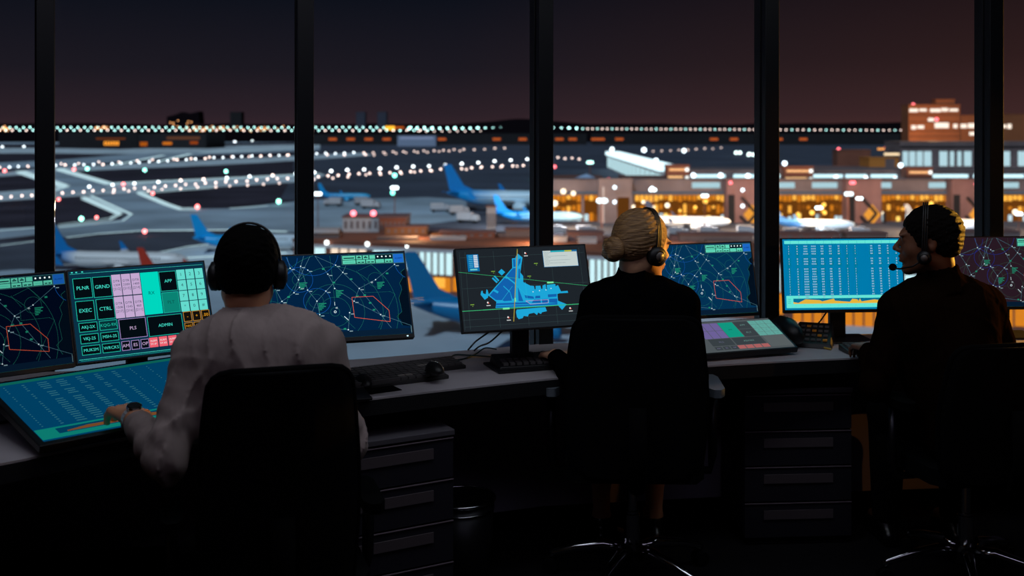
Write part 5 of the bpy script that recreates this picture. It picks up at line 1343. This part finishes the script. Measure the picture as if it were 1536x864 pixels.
# far hangars and towers on the horizon
t, win, s_ = bld('hangar', 'long low dark hangar with small orange windows, far away at left', 'hangar', 88, 206, 199, 2480, 120, m_bdark)
for i in range(6): win(156+i*3.9, 158.6+i*3.9, 212, 218, emis((255, 160, 50), 1.3))
win(144, 188, 207, 209, emis((160, 80, 30), .5), 'sign_band')
t, win, s_ = bld('hangar', 'dark hangar with square orange gates, right of the long low one', 'hangar', 207, 309, 201, 2420, 160, m_bdark)
win(210, 221, 213, 219, emis((190, 95, 20), .8)); win(244, 258, 213, 217, g_dim2 if False else emis((220, 120, 30), .9)); win(285, 297, 212, 216, emis((160, 70, 20), .9)); win(250, 300, 205, 209, emis((110, 70, 50), .7), 'roof_light_band')
t, win, s_ = bld('office_block', 'dark square office block on the horizon behind orange town lights', 'building', 345, 362, 168, 5600, 60, m_bdark, base=-20)
for x, la in ((534, 'left of the twin dark towers on the horizon beyond the small blue jet'), (566, 'right of the twin dark towers, the one nearer the orange beacon')):
    t, win, s_ = bld('tower_block', la, 'tower', x, x+14, 168, 5200, 40, mat('tower_glass', (40, 44, 60), .6), base=-20)
    for k_ in range(6): win(x+1, x+12, 170+k_*3.6, 171.2+k_*3.6, emis((60, 66, 88), .55), 'floor_band')
t, win, s_ = bld('beacon_house', 'small house with an orange lit front on the horizon beside the twin towers', 'building', 577, 608, 188, 4600, 40, m_bdark, base=-20); win(578, 592, 189, 195, emis((255, 180, 50), 1.6)); win(592, 606, 190, 192.5, emis((220, 100, 20), .9))
# town lights
mb = MB()
for i in range(95):
    c_ = rn.choice([(272, 185, 24, 14), (345, 192, 60, 7), (300, 192, 40, 6), (155, 192, 14, 4), (8, 193, 10, 5), (395, 194, 30, 5)])
    x = rn.gauss(c_[0], c_[2]*.42); y = max(170, rn.gauss(c_[1], c_[3]*.42)); y = min(y, 199); Z = slopeZ(max(188.5, y))-60
    p = at(x, y, Z); mb.ball(tuple(p), .85*Z/F, 6)
o = mb.build('town_lights', [emis((255, 175, 110), 3.2)], world=True); tag(o, 'scattered orange lights of a distant town on the horizon', 'town lights', kind='stuff')
mb = MB(); 
P_ = [(250, 186), (250, 175), (262, 172), (272, 168), (282, 171), (298, 167), (300, 186)]
o_ = [at(x, y, 5400) for x, y in P_]; mb.prism([(p.x, p.z) for p in o_], 5400, 5480, M=Matrix(((1, 0, 0, 0), (0, 0, 1, 0), (0, 1, 0, 0), (0, 0, 0, 1)))); o = mb.build('hill_with_houses', [m_hill], world=True); struct(o)
# cargo sheds along the far edge
sheds = [(470, 620, 200, 'dark cargo shed with orange lamps beyond the small blue jet', (498, 525, 552, 579, 609)), (640, 880, 199, 'long dark cargo shed behind the middle window post', (662, 744, 783, 838, 858)), (890, 1130, 199, 'long dark cargo shed above the white roofed hall', (877+15, 900, 928, 1070, 1100)), (1140, 1350, 199, 'dark cargo shed left of the tall lit building', (1150, 1167, 1204))]
for x0, x1, yt, la, ls in sheds:
    t, win, s_ = bld('cargo_shed', la, 'shed', x0, x1, yt+2, 2900, 80, m_bdark)
    for x in ls: win(x-5, x+7, 207, 210.5, emis((210, 100, 45), .75), 'wall_lamp')
# white lit van-like light patch
t, win, s_ = bld('fuel_station', 'pale lit low depot far behind small blue jet', 'building', 596, 654, 204, 2700, 60, mat('depot_wall', (150, 160, 185), .7)); win(600, 650, 205, 209, emis((140, 160, 200), .6), 'lit_front')

# near concourse, its long front facing the tower
def front_Z(px): return 317+(262-317)*(px-470)/930
t, win, s_ = bld('concourse', 'long brown concourse with bright white windows behind the monitors', 'building', 440, 1700, 361, front_Z(440), 36, m_brown, skew=front_Z(1700)-front_Z(440))
def strip(p0, p1, y0, y1, m_, n=1, gap=2, bars=0):
    w_ = (p1-p0-(n-1)*gap)/n
    for i in range(n): win(p0+i*(w_+gap), p0+i*(w_+gap)+w_, y0, y1, m_, bars=bars)
wb = emis((200, 238, 245), 1.15)
strip(472, 488, 369, 398, wb); strip(497, 549, 370, 400, emis((250, 225, 200), 1.1), 4, 3.5); strip(560, 612, 374, 405, wb, 2, 3); strip(619, 678, 377, 413, wb, 1, bars=6)
strip(696, 750, 380, 415, wb, 2, 4); strip(770, 830, 384, 418, wb, 2, 4); strip(885, 932, 389, 430, wb, 1, bars=5); strip(950, 1040, 394, 430, wb, 3, 4); strip(1060, 1130, 398, 438, wb, 2, 4); strip(1146, 1170, 400, 438, wb, 2, 3)
strip(1190, 1340, 404, 440, wb, 5, 5); strip(1357, 1376, 412, 441, wb); strip(1390, 1530, 412, 450, wb, 4, 6)
strip(560, 700, 416, 438, g_or, 6, 3); win(651, 668, 416, 432, g_or2); strip(720, 1130, 425, 455, g_or, 16, 3); strip(1143, 1175, 440, 472, g_or, 2, 3); strip(1190, 1340, 448, 490, g_or, 10, 3); strip(1400, 1560, 455, 490, g_or, 8, 3)
mb = MB(); mb.bx(-s_[0]/2, s_[0]/2, -.5, -.05, s_[1]-1.6, s_[1]-.7); mb.build('roof_edge', [m_lgrey], t)
for i, (x, y) in enumerate([(490, 364), (551, 366), (611, 369), (673, 372), (735, 374), (860, 375), (920, 379), (1140, 386)]):
    Z = front_Z(x)-2.2; p = at(x, y, Z)
    o = bpy.data.objects.new('wall_lamp', lamp_mesh('wall_lamp', emis((235, 250, 250), 4)) if i == 0 else wl_mesh); wl_mesh = o.data; C.objects.link(o); o.location = p; r = 3.3*Z/F; o.scale = (r, r, r)
    tag(o, 'round white lamp on the upper edge of the near brown concourse', 'lamp', 'round lamps of the concourse')
# warm point lights added for the orange-lit terminal; extra ones brighten concourse roof and tall building
for i, (x, y, Z, e_) in enumerate([(860, 300, 515, .8), (1010, 300, 500, .8), (1130, 300, 505, .7), (1215, 300, 500, .8), (1370, 300, 500, .8), (1490, 300, 505, .8), (1400, 200, 800, 2.2), (620, 340, 318, .12), (800, 342, 305, .14), (1000, 352, 290, .14), (1250, 360, 278, .14)]):
    light('warm_site_light', 'POINT', at(x, y, Z), 42000*e_, (1.0, .62, .30), size=1.5)
for i, (x, y, Z, e_) in enumerate([(850, 318, 490, .7), (1050, 318, 488, .7), (1230, 322, 480, .7), (1440, 322, 480, .6), (760, 280, 520, .8), (690, 330, 470, .5)]):
    light('stand_lamp', 'POINT', at(x, y, Z), 30000*e_, (.78, .92, 1.0), size=1.5)
# things on the concourse roof
RZ = CAMH-(171)*front_Z(440)/F+.6
def roofbox(px0, px1, yt, yb, depth, m_, label, cat='roof unit', nm='roof_unit'):
    b = at_z(px0, yb, RZ); Z = b.y; a = at(px0, yt, Z); c = at(px1, yt, Z)
    t = thing(nm, label, cat, ((a.x+c.x)/2, Z, RZ), 0); W_ = c.x-a.x; H = a.z-RZ
    mb = MB(); mb.bx(-W_/2, W_/2, 0, depth, 0, H); mb.build('wall', [m_], t)
    mb = MB(); mb.bx(-W_/2-.3, W_/2+.3, -.3, depth+.3, H, H+.35); mb.build('roof', [m_brown2], t)
    mb = MB()
    for i in range(6): mb.bx(-W_/2+W_*(i+.3)/6, -W_/2+W_*(i+.7)/6, -.12, -.01, H*.25, H*.75)
    mb.build('louvre', [m_grey], t); return t, H
t, H = roofbox(514, 568, 326, 348, 10, m_lgrey, 'pale hut with red lamps on the near concourse roof', 'hut', 'roof_hut')
for x in (530, 560): p = wmat(t).inverted() @ at(x, 320, t.location.y+1); mb = MB(); mb.ball(tuple(p), 4.2*t.location.y/F, 12); mb.tube([(p.x, p.y, p.z), (p.x, p.y, H)], .15, 6); mb.build('red_lamp', [emis((255, 110, 120), 5)], t, smooth=True)
roofbox(569, 609, 327, 350, 14, m_brown, 'brown hut right of the pale hut on the roof')
rq = random.Random(33); pal = [m_brown, m_tan, m_grey, m_lgrey, m_brown2, m_brown]
proto = []
for i, m_ in enumerate(pal[:5]):
    mb = MB(); mb.bx(-1, 1, 0, 1.2, 0, .8); mb.bx(-1.05, 1.05, -.05, 1.25, .8, .86); proto.append(m_); me_ = mb.build('roof_unit', [m_]); proto[i] = me_.data; bpy.data.objects.remove(me_)
for i in range(46):
    x = rq.uniform(470, 1540); Zq = front_Z(x)+rq.uniform(4, 32); p = Vector(((x-768)/F*Zq, Zq, RZ))
    if 505 < x < 650 and Zq > front_Z(x)+14: continue
    o = bpy.data.objects.new('roof_unit', proto[rq.randrange(5)]); C.objects.link(o); o.location = p; o.scale = (rq.uniform(1.5, 5.5), rq.uniform(1.5, 4), rq.uniform(.6, 1.8)); tag(o, 'small box shaped roof unit on the near brown concourse roof', 'roof unit', 'roof units of the near concourse')
roofbox(578, 640, 341, 352, 8, m_tan, 'tan low hut in front of the floodlight mast')
roofbox(660, 742, 349, 357, 6, m_brown, 'long low brown duct on the roof left of the airport map monitor top')
roofbox(758, 800, 345, 355, 7, m_grey, 'grey roof unit just left of the middle window post')
roofbox(730, 744, 310, 350, 2, m_lgrey, 'narrow pale sloped panel standing under the large blue jet')
roofbox(852, 905, 350, 362, 8, m_brown2, 'flat roof unit left of the blonde bun')
roofbox(1020, 1130, 352, 362, 6, m_grey, 'long grey roof unit right of the blonde face')
roofbox(1160, 1260, 350, 360, 6, m_brown2, 'roof unit above the left part of the teal monitor')
roofbox(1270, 1330, 351, 361, 6, m_grey, 'roof unit above the right part of the teal monitor')
roofbox(1445, 1530, 348, 358, 8, m_grey, 'roof unit right of the head of the man in black')

# main terminal: glass front glowing orange
t, win, s_ = bld('terminal', 'large terminal with a long orange glowing glass front', 'building', 815, 1750, 271, 556, 18, m_grey)
bays = [(826, 872), (876, 898), (952, 1088), (1160, 1265), (1322, 1422), (1504, 1570), (1590, 1700)]
rb_ = random.Random(21)
g_yel = emis((255, 205, 100), 1.5); g_brn = emis((150, 85, 25), .8)
for x0, x1 in bays:
    win(x0, x1, 294, 332, emis((120, 68, 22), .75), 'glass_front', .1)
    n = int((x1-x0)/7)
    for i in range(n):
        a = x0+i*(x1-x0)/n
        win(a+.8, a+(x1-x0)/n-.8, 293, 300+rb_.uniform(-1, 3), rb_.choice([g_or, g_or2, g_or]), 'window', .3)
        if rb_.random() < .75: win(a+1.2, a+(x1-x0)/n-1.2, 305+rb_.uniform(0, 6), 312+rb_.uniform(0, 9), rb_.choice([g_or, g_brn, g_or2, g_or]), 'window', .3)
        if rb_.random() < .6: win(a+.8, a+(x1-x0)/n-.8, 322+rb_.uniform(-3, 3), 331.5, rb_.choice([g_or, g_brn, g_yel, g_white]), 'window', .3)
win(824, 1536, 287.5, 290, emis((95, 110, 125), .7), 'canopy_edge', 2.5)
Tt = t; Tw = win
# interior ceiling lamps behind the glass
for i, (x, y, c, dd) in enumerate([(965, 303, 0, 5), (980, 311, 0, 5), (1001, 308, 0, 7), (1020, 316, 1, 4), (1043, 311, 1, 5), (1058, 302, 1, 7), (950, 310, 0, 5), (1218, 319, 1, 7), (1237, 319, 1, 6), (1197, 321, 1, 5), (1236, 307, 1, 6), (1325, 320, 0, 5), (1405, 312, 1, 7), (1425, 310, 0, 5), (1523, 318, 0, 8), (845, 287, 0, 8), (860, 290, 0, 7), (832, 305, 0, 9), (1128, 301, 1, 7), (1397, 305, 1, 6)]):
    p = at(x, y, 553); mb = MB(); mb.ball(tuple(p), dd/2*553/F, 10); mb.build('hall_lamp', [emis((255, 235, 200) if c == 0 else (255, 190, 80), 2.6)], Tt, world=True, smooth=True)
# upper storey, set back, lit from within
t, win, s_ = bld('terminal_upper_storey', 'upper terminal storey with cold white lit windows under roof floodlights', 'building', 1030, 1750, 257, 578, 40, m_grey, base=-27)
for x0, x1 in ((1038, 1088), (1100, 1132), (1164, 1200), (1218, 1264), (1268, 1300), (1306, 1345), (1393, 1452), (1460, 1475), (1500, 1536)): win(x0, x1, 261.5, 269, emis((200, 240, 250), 1.5), bars=0); Tw(x0, x1-8, 273.5, 282, emis((175, 212, 222), 1.0))
for x0, x1, yt in ((1176, 1216, 254), (1360, 1395, 256), (1000, 1030, 252)):
    t2, w2, s2 = bld('roof_cabin', {1176: 'roof cabin with warm lamps right of the fourth window post', 1360: 'roof cabin with warm lamps above the head of the man in black', 1000: 'roof cabin with warm lamps right of the white roofed hall'}[x0], 'building', x0, x1+4, yt-3, 567, 8, m_brown, base=-27)
    w2(x0+4, x1-3, yt+1, yt+4, emis((255, 190, 130), 1.3)); w2(x1-2, x1+3, yt, yt+5, emis((240, 245, 240), 2)); w2(x0+2, x1-6, yt+12, yt+15, emis((255, 200, 140), 1.2)); w2(x1-2, x1+3, yt+12, yt+17, emis((240, 245, 240), 1.5))
for i, (x, y, d_) in enumerate([(1040, 263, 9), (1081, 263, 9), (1122, 264, 9), (1162, 265, 7), (1254, 266, 8), (1299, 267, 8), (1343, 268, 8), (1177, 245, 9), (1163, 250, 6), (1351, 248, 9), (1026, 226, 8), (966, 225, 9), (918, 224, 8), (984, 241, 9), (922, 281, 6.5), (922, 303, 6.5), (1114, 285, 6.5), (1114, 309, 6.5), (978, 283, 8)]):
    Z = 574 if i < 10 else (930 if i < 14 else 544)
    if i == 0: base_fl = lamp_mesh('floodlight', emis((225, 245, 255), 4))
    p = at(x, y, Z); o = bpy.data.objects.new('floodlight', base_fl); C.objects.link(o); o.location = p; r = d_/2*Z/F*.8; o.scale = (r, r, r)
    tag(o, ['round white floodlight on the roof edge of the terminal', 'round white floodlight around the white roofed hall', 'round white lamp on a terminal wall pier'][0 if i < 10 else (1 if i < 14 else 2)], 'floodlight', ['roof floodlights of the terminal', 'floodlights around the hall', 'lamps of the wall piers'][0 if i < 10 else (1 if i < 14 else 2)])
for i, (x, y, Z) in enumerate([(832, 250, 600), (913, 269, 570), (1096, 274, 542), (1277, 274, 542), (1281, 274, 542), (1353, 217, 900), (1328, 223, 900), (1258, 224, 900), (1370, 157, 856), (1405, 179, 849.5), (1464, 276, 542)]):
    if i == 0: base_rl = lamp_mesh('obstruction_light', emis((255, 110, 120), 3.5))
    p = at(x, y, Z); o = bpy.data.objects.new('obstruction_light', base_rl); C.objects.link(o); o.location = p; r = 2.6*Z/F; o.scale = (r, r, r)
    tag(o, 'small red obstruction light on top of a terminal building', 'light', 'red obstruction lights')
# wall piers between the bays, with crossed braces and an orange rhombus pane
for x0, x1, la, rh in ((898, 948, 'brown wall pier right of the glowing mast lamps', 0), (1090, 1142, 'grey wall pier with crossed braces left of the fourth window post', 1), (1270, 1322, 'brown wall pier with crossed braces and orange rhombus pane left of the man in black', 1), (1428, 1500, 'wall pier with crossed braces beside right window post', 1)):
    t2, w2, s2 = bld('wall_pier', la, 'wall pier', x0, x1, 270, 547, 8, m_brown2 if rh else m_grey)
    w2(x0+2, x0+12, 292, 345, m_bdark, 'stair_slot') if rh else None
    if rh:
        cx = x0+38; cy = 322
        def on(px, py):
            T = wmat(t2).inverted(); p = at(px, py, 547); return T @ p
        a_ = [on(cx, cy-16), on(cx+13, cy), on(cx, cy+16), on(cx-13, cy)]; mb = MB(); mb.add([tuple(p+Vector((0, -.25, 0))) for p in a_], [(3, 2, 1, 0)]); mb.build('rhombus_pane', [emis((240, 160, 60), 1.0)], t2)
        mb = MB()
        for (q0, q1) in (((cx-16, cy-26), (cx+6, cy-2)), ((cx+6, cy-2), (cx-14, cy+22)), ((cx+18, cy-4), (cx+18, cy+24)), ((cx-18, cy+2), (cx+4, cy+26))):
            mb.tube([on(*q0)+Vector((0, -.6, 0)), on(*q1)+Vector((0, -.6, 0))], .75, 6)
        mb.build('brace', [m_bdark], t2)
    if not rh:
        w2(x0+6, x0+8, 280, 340, m_lgrey, 'lesene'); w2(x0+28, x0+46, 296, 340, g_dim, 'window')
# hall running away to the left, light on its white roof put in as glow
A = at(911, 246, 1250); B = at(992, 276, 790); d = Vector((B.x-A.x, B.y-A.y, 0)); L_ = d.length; rz = math.atan2(d.y, d.x)
t = thing('hall', 'long hall with a brightly lit white roof slanting across the far apron', 'hall', ((A.x+B.x)/2, (A.y+B.y)/2, GZ), rz)
H = 15.5; mb = MB(); mb.bx(-L_/2, L_/2, 0, 12, 0, H); mb.build('wall', [m_lgrey], t)
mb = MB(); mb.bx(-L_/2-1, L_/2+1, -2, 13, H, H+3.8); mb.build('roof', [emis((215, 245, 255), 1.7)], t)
mb = MB(); n = 14
for i in range(n): mb.bx(-L_/2+L_*(i+.08)/n, -L_/2+L_*(i+.92)/n, -.3, -.05, H*.15, H*.85)
mb.build('window', [emis((185, 222, 230), 1.0)], t)
t, win, s_ = bld('low_terminal_wing', 'brown terminal wing with glowing white lower windows below the white roofed hall', 'building', 935, 1040, 268, 640, 30, m_brown); win(945, 995, 275, 285, m_grey, 'panel'); win(985, 1020, 272, 284, m_lgrey, 'panel')
t, win, s_ = bld('curved_lounge', 'lounge building with pale blue roof and orange columns right of the middle window post', 'building', 826, 905, 268, 640, 30, m_brown)
for i in range(8): win(828+i*9, 833+i*9, 274, 300, rb_.choice([g_or, g_brn, g_or2]), 'window')
p0 = at(858, 270, 516); p1 = at(908, 276, 500); mb = MB(); mb.tube([at(850, 275, 620), at(880, 270, 610), at(914, 282, 590)], [1.5, 3.4, 1.5], 12); mb.build('roof_shell', [mat('blue_roof', (175, 195, 225), .5)], t, world=True, smooth=True)
# tall building at right
mt_h = mat('hotel_cladding', (150, 84, 48), .85, noise=(.05, .2))
t, win, s_ = bld('tall_building', 'tall brown stepped building with rows of lit windows rising above the horizon', 'building', 1363, 1440, 158, 850, 16, mt_h)
T1 = t
for w_ in ((1364, 1377, 163, 168), (1379, 1390, 163, 167), (1395, 1411, 163, 168), (1412, 1422, 162, 167), (1424, 1437, 163, 167), (1392, 1401, 177, 182), (1367, 1374, 188, 194), (1376, 1386, 188, 193), (1402, 1423, 184, 192), (1430, 1436, 186, 192)): win(*w_, emis((255, 238, 220), 1.3))
for yy in (172, 182.5, 196, 204): win(1363, 1440, yy, yy+.8, m_bdark, 'floor_line')
for i, (x, y) in enumerate([(1364, 160)]): pass
t, win, s_ = bld('tall_building_wing', 'lower stepped wing joined to the right side of the tall brown building', 'building', 1440, 1475, 174, 852, 16, mt_h)
for w_ in ((1441, 1450, 186, 192), (1452, 1473, 185, 192), (1454, 1471, 198, 203), (1415, 1425, 210, 214)): win(*w_, emis((255, 238, 220), 1.3))
t, win, s_ = bld('roof_house', 'dark machine house on top of the tall brown building', 'building', 1404, 1432, 150, 853, 10, mt_h, base=at(1404, 158, 853).z)
t, win, s_ = bld('office_building', 'brown office building behind the right window post', 'building', 1492, 1560, 172, 900, 50, mt_h)
for w_ in ((1494, 1501, 187, 193), (1504, 1509, 187, 192), (1511, 1517, 186, 193)): win(*w_, emis((255, 238, 220), 1.3))
# building with the tall white windows
t, win, s_ = bld('departure_hall', 'long departure hall with tall white windows below the tall brown building', 'building', 1350, 1600, 214, 720, 30, m_grey)
for x0, x1 in ((1354, 1362), (1364, 1373), (1375, 1384), (1386, 1397), (1409, 1421), (1425, 1431), (1436, 1442), (1446, 1457), (1467, 1476), (1493, 1503), (1505, 1515), (1527, 1545)): win(x0, x1, 227, 249, emis((180, 215, 225), 1.05))
win(1520, 1600, 222, 258, emis((200, 120, 30), .6), 'lit_wall', .1) if False else None
win(1350, 1600, 219, 222, m_bdark, 'cornice')
t, win, s_ = bld('tan_annex', 'orange lit annex left of the departure hall', 'building', 1304, 1348, 238, 700, 20, mat('tan_wall', (205, 125, 50), .8)); win(1328, 1342, 238, 252, m_grey, 'window', bars=4); win(1326, 1349, 229.5, 233, emis((255, 225, 180), 1.3), 'lamp_band')
t, win, s_ = bld('brown_store', 'dim brown store building left of the orange annex', 'building', 1256, 1306, 226, 780, 12, m_brown); win(1316, 1328, 222, 225, emis((255, 170, 90), 1.2), 'wall_lamp')
t, win, s_ = bld('rear_terminal_roof', 'long grey roofed building behind roof floodlights', 'building', 1200, 1750, 254, 680, 40, m_brown2)
for x, y in ((1104, 229), (1110, 229), (1123, 232), (1130, 232), (1138, 235), (1124, 231)):
    lamp(x, y, 0, 5, (225, 255, 250), 3.5, 'apron_lamp', 'white lamp of the short bright group left of the fourth window post', 'lamps of the short bright group', z=GZ+6)

# service vehicles on the aprons
def truck(px, py, hd, label, s_=1.0, m_=None):
    p = gr(px, py, GZ+.2); t = thing('service_truck', label, 'truck', p, math.radians(hd), 'service vehicles')
    k = 1.6*s_; m_ = m_ or m_lgrey
    mb = MB(); mb.bx(-3.2*k, 1.4*k, -1.2*k, 1.2*k, .9*k, 3.1*k); mb.build('cargo_box', [m_], t)
    mb = MB(); mb.prism([(1.6*k, .7*k), (3.4*k, .7*k), (3.4*k, 1.6*k), (2.9*k, 2.5*k), (1.6*k, 2.5*k)], -1.15*k, 1.15*k, M=Matrix(((1, 0, 0, 0), (0, 0, 1, 0), (0, 1, 0, 0), (0, 0, 0, 1)))); mb.build('cab', [m_], t)
    mb = MB(); mb.bx(-3.3*k, 3.3*k, -1.0*k, 1.0*k, .55*k, .85*k); mb.build('chassis', [m_bdark], t)
    for x in (-2.2, 2.4):
        for y in (-1.05, 1.05): mb = MB(); mb.tube([(x*k, (y-.15)*k, .5*k), (x*k, (y+.15)*k, .5*k)], .5*k, 10); mb.build('wheel', [m_matte], t)
    return t
tv = [(545, 308, 20, 'pale service truck under the nose of small blue jet'), (556, 313, -10, 'second service truck right of the small blue jet'), (500, 309, 170, 'service truck behind the mast lamp near the tail of the small blue jet'),
      (688, 322, 15, 'service truck beside the tail of the largest blue jet'), (702, 334, -20, 'service truck with bright sides below the largest blue jet'), (660, 318, 5, 'lone truck left of the largest blue jet'),
      (836, 352, 0, 'service truck below the blue and white airliner'), (880, 352, 10, 'service truck near the brown wall pier'), (1018, 354, -5, 'service truck left of the white airliner belly'), (1062, 353, 8, 'service truck at the nose of white airliner'), (1120, 352, 0, 'service truck at the grey wall pier'),
      (1190, 356, 0, 'service truck behind the tail of the blue striped jet'), (1250, 358, 12, 'service truck at the nose of the blue striped jet'), (1290, 354, -8, 'service truck below the orange rhombus pane'), (1460, 352, 6, 'service truck right of the airliner nose')]
for x, y, hd, la in tv: truck(x, y, hd, la, 1.0 if x < 720 else .8)
